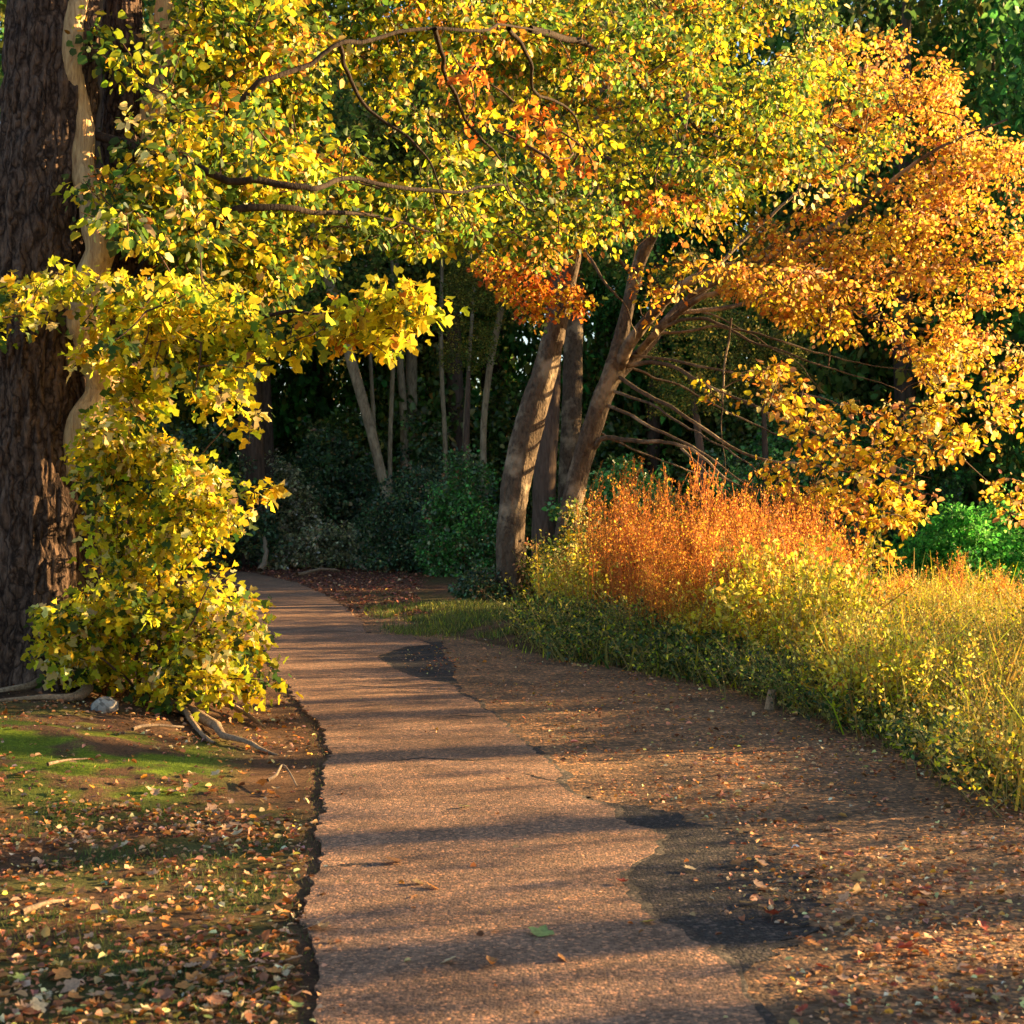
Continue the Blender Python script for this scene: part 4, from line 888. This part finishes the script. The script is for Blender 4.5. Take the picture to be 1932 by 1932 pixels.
def solid_leaf(name, c):
    m, nt, b = newmat(name + ' dry leaf'); L = nt.links; tc = nt.nodes.new('ShaderNodeTexCoord')
    n = N_(nt, 'ShaderNodeTexNoise', Scale=6.0, Detail=5.0); L.new(tc.outputs['Object'], n.inputs['Vector'])
    r = ramp(nt, [(.3, tuple(x * .55 for x in c)), (.6, c)]); L.new(n.outputs[0], r.inputs[0]); L.new(r.outputs[0], b.inputs['Base Color']); b.inputs['Roughness'].default_value = .6
    t = nt.nodes.new('ShaderNodeBsdfTranslucent'); ms = nt.nodes.new('ShaderNodeMixShader'); ms.inputs[0].default_value = .2
    L.new(r.outputs[0], t.inputs[0]); L.new(b.outputs[0], ms.inputs[1]); L.new(t.outputs[0], ms.inputs[2]); L.new(ms.outputs[0], nt.nodes['Material Output'].inputs[0])
    return m
LM = {k: solid_leaf(k, c) for k, c in LC.items()}
M_TMP = LM['tan']
PROT = {}
for k in LC:
    M_TMP = LM[k]
    PROT[k] = [leaf_proto('fallen_leaf', ['oak', 'maple'][i % 2], i + 3, .15 + .3 * (i % 3)) for i in range(4)]
for o in [o for o in col.objects if o.name.startswith('fallen_leaf')]: bpy.data.objects.remove(o)
def lay(u, v, c, size, label, group=None, rz=None):
    x, y = G(u, v)
    onpath = left_x(y) + .02 < x < right_x(y) - .02
    z = .015 if onpath else (Z0(x, y) - .005 if x < left_x(y) else (.02 if x < weeds_x(y) + .5 else Z0(x, y)))
    o = bpy.data.objects.new('fallen_leaf', PROT[c][int(rng.integers(4))]); col.objects.link(o)
    o.location = (x, y, z + size * .08); o.scale = (size,) * 3
    o.rotation_euler = (rng.normal() * .3, rng.normal() * .3, rng.random() * 6.28 if rz is None else rz)
    return tag(o, label, 'leaf', group)
for a in [(745, 1633, 'tan', .1, 'curled tan leaf alone on the asphalt, left of the path\'s middle'), (787, 1673, 'pale', .07, 'whitish leaf lying beside an orange one on the path'),
          (815, 1681, 'orange', .085, 'orange-brown leaf just right of a whitish one on the path'), (781, 1698, 'orange', .04, 'tiny orange leaf below the whitish one on the path'),
          (877, 1528, 'green', .09, 'green leaf in the sunlit band across the path'), (1022, 1768, 'green', .10, 'large green and yellow leaf near the camera on the path'),
          (932, 1765, 'tan', .06, 'small tan leaf left of the large green one near the camera'), (1222, 1748, 'yellow', .07, 'yellow-green leaf near the path\'s broken right edge'),
          (925, 1829, 'orange', .08, 'orange leaf at the very front of the path'), (845, 1823, 'pale', .07, 'pale leaf left of the orange one at the very front of the path'),
          (1060, 1818, 'orange', .07, 'small orange leaf at the front right of the path'), (1172, 1673, 'red', .06, 'rust ball of a leaf at the tip of the dark asphalt patch'),
          (600, 1755, 'tan', .12, 'large tan leaf straddling the path\'s left edge'), (612, 1762, 'pale', .09, 'pale leaf touching the large tan one at the path\'s left edge'),
          (1437, 1642, 'tan', .08, 'tan leaf upper one of two on the right end of the dark patch'), (1445, 1690, 'tan', .10, 'tan leaf lower one of two on the right end of the dark patch'),
          (1300, 1648, 'pale', .07, 'small whitish leaf in the middle of the dark asphalt patch'), (1410, 1714, 'pale', .08, 'pale narrow leaf below the dark asphalt patch'),
          (1460, 1737, 'red', .09, 'large red leaf on the grit below the dark asphalt patch'), (1712, 1802, 'red', .1, 'largest red leaf among the litter in the front right corner'),
          (1700, 1830, 'brown', .09, 'brown leaf beneath the largest red one in the front right corner'), (1655, 1840, 'pale', .10, 'pale curled leaf in the front right corner'),
          (1495, 1330, 'yellow', .1, 'yellow leaf at the shaded foot of the weeds'), (1600, 1388, 'yellow', .1, 'bright yellow leaf lying alone on the shaded litter')]:
    lay(*a)
def many(n, fn, cw, size, label, group):
    k = 0
    ks = [c for c, _ in cw]; wt = np.array([w_ for _, w_ in cw], float); wt /= wt.sum()
    while k < n:
        q = fn()
        if q is None: continue
        lay(q[0], q[1], ks[rng.choice(len(ks), p=wt)], size * (.7 + .6 * rng.random()), label, group); k += 1
def reg(poly):
    poly = np.array(poly, float); lo, hi = poly.min(0), poly.max(0)
    def f():
        q = lo + rng.random(2) * (hi - lo)
        return q if in_poly(q[None], poly)[0] else None
    return f
many(75, reg([(20, 1800), (580, 1790), (590, 1925), (0, 1925)]), [('tan', 5), ('orange', 3), ('pale', 2), ('brown', 2), ('green', 1)], .065, 'autumn leaf in the drift at the front left of the path', 'leaves drifted at the front left')
many(80, reg([(50, 1580), (240, 1500), (420, 1460), (530, 1490), (520, 1560), (400, 1600), (180, 1640), (40, 1640)]), [('tan', 5), ('orange', 4), ('brown', 3), ('pale', 2), ('red', 1)], .06, 'russet leaf in the heap below the mossy bank', 'leaves heaped below the mossy bank')
many(30, reg([(40, 1660), (570, 1640), (570, 1780), (40, 1780)]), [('tan', 5), ('orange', 3), ('brown', 2)], .055, 'leaf scattered on the thin turf left of the path', 'leaves on the thin turf')
many(70, reg([(1380, 1640), (1930, 1560), (1930, 1925), (1500, 1925)]), [('tan', 6), ('red', 2), ('orange', 3), ('pale', 3), ('brown', 3)], .055, 'leaf scattered on the grit right of the dark patch', 'leaves on the grit at the right')

# ------------------------------------------------------------------ sticks, stone, stump
def stick(name, pts, r0, r1, label, mat=M_STICK, zoff=.02):
    w_ = []
    for u, v, h in pts:
        x, y = G(u, v); w_.append((x, y, Z0(x, y) + zoff + h))
    org = np.array(w_[0]); mb = MB(); V, Fc = trunk_mesh(w_, [r0, (r0 + r1) / 2, r1], 0, 40, 10, r0 * .15, int(pts[0][0]) % 30, lump=.15, k=8); mb.add(V, Fc)
    o = mb.build(name, mat, org=org); o.location = org; return tag(o, label, 'stick')
stick('dead_branch', [(505, 1492, .03), (520, 1488, .05), (532, 1478, .08), (545, 1484, .06), (560, 1500, .02)], .011, .005, 'bent bleached stick lit by the sun beside the path\'s left edge')
stick('dead_branch', [(250, 1430, .03), (290, 1420, .05), (345, 1410, .03)], .014, .009, 'thick pale stick lying on the moss below the sapling')
stick('dead_branch', [(90, 1512, .02), (130, 1502, .04), (165, 1492, .03)], .011, .005, 'short pale stick on the bright moss at far left')
stick('dead_branch', [(42, 1760, .02), (90, 1745, .03), (120, 1735, .02)], .013, .006, 'grey stick lying on the leaves at the front left')
stick('dead_branch', [(640, 1068, .3), (665, 1072, .25), (690, 1080, .05)], .05, .03, 'pale fallen branch in front of the rounded grey-green shrub')
stick('dead_branch', [(490, 1086, .1), (502, 1082, .4), (500, 1078, .9)], .08, .05, 'pale crooked branch standing at the foot of the thick dark trunk')
stick('dead_branch', [(560, 1090, .05), (600, 1086, .1), (640, 1084, .05)], .05, .03, 'long low branch lying across the leaf floor at the path\'s end')
def lump_obj(name, u, v, sx, sy, sz, mat, label, cat, seed):
    th, ph = np.meshgrid(np.linspace(0, 2 * np.pi, 28, endpoint=False), np.linspace(.01, np.pi - .01, 16))
    D = np.stack([np.cos(th) * np.sin(ph), np.sin(th) * np.sin(ph), np.cos(ph)], -1)
    r = .75 + .5 * fbm(D * 1.6 + seed, 3, seed)
    V = (D * r[..., None] * [sx, sy, sz]).reshape(-1, 3)
    i = np.arange(15)[:, None] * 28; j = np.arange(28)[None]; k = (j + 1) % 28
    o = mesh(name, V, [np.stack([i + j, i + k, i + k + 28, i + j + 28], -1).reshape(-1, 4)], mat, None, None, True)
    x, y = G(u, v); o.location = (x, y, Z0(x, y) + sz * .35); return tag(o, label, cat)
M_STONE = asphalt_mat('grey stone', (.2, .19, .16), (.34, .31, .27), (1.3, 1.3, 1.3), 40., bump=.3)
lump_obj('rock', 197, 1392, .10, .08, .07, M_STONE, 'rounded grey stone among the roots of the huge left tree', 'rock', 3)
xs, ys = G(1455, 1338)
t = thing('tree_stump', (xs, ys, 0.0), 'small pale broken stump at the edge of the weeds', 'stump')
mb = MB(); mb.add(*trunk_mesh([(0, 0, -.03), (0, 0, .08), (.01, 0, .17)], [.05, .045, .035], .5, 30, 20, .01, 7, .05, 4, 10)); mb.build('trunk', M_STICK, t)
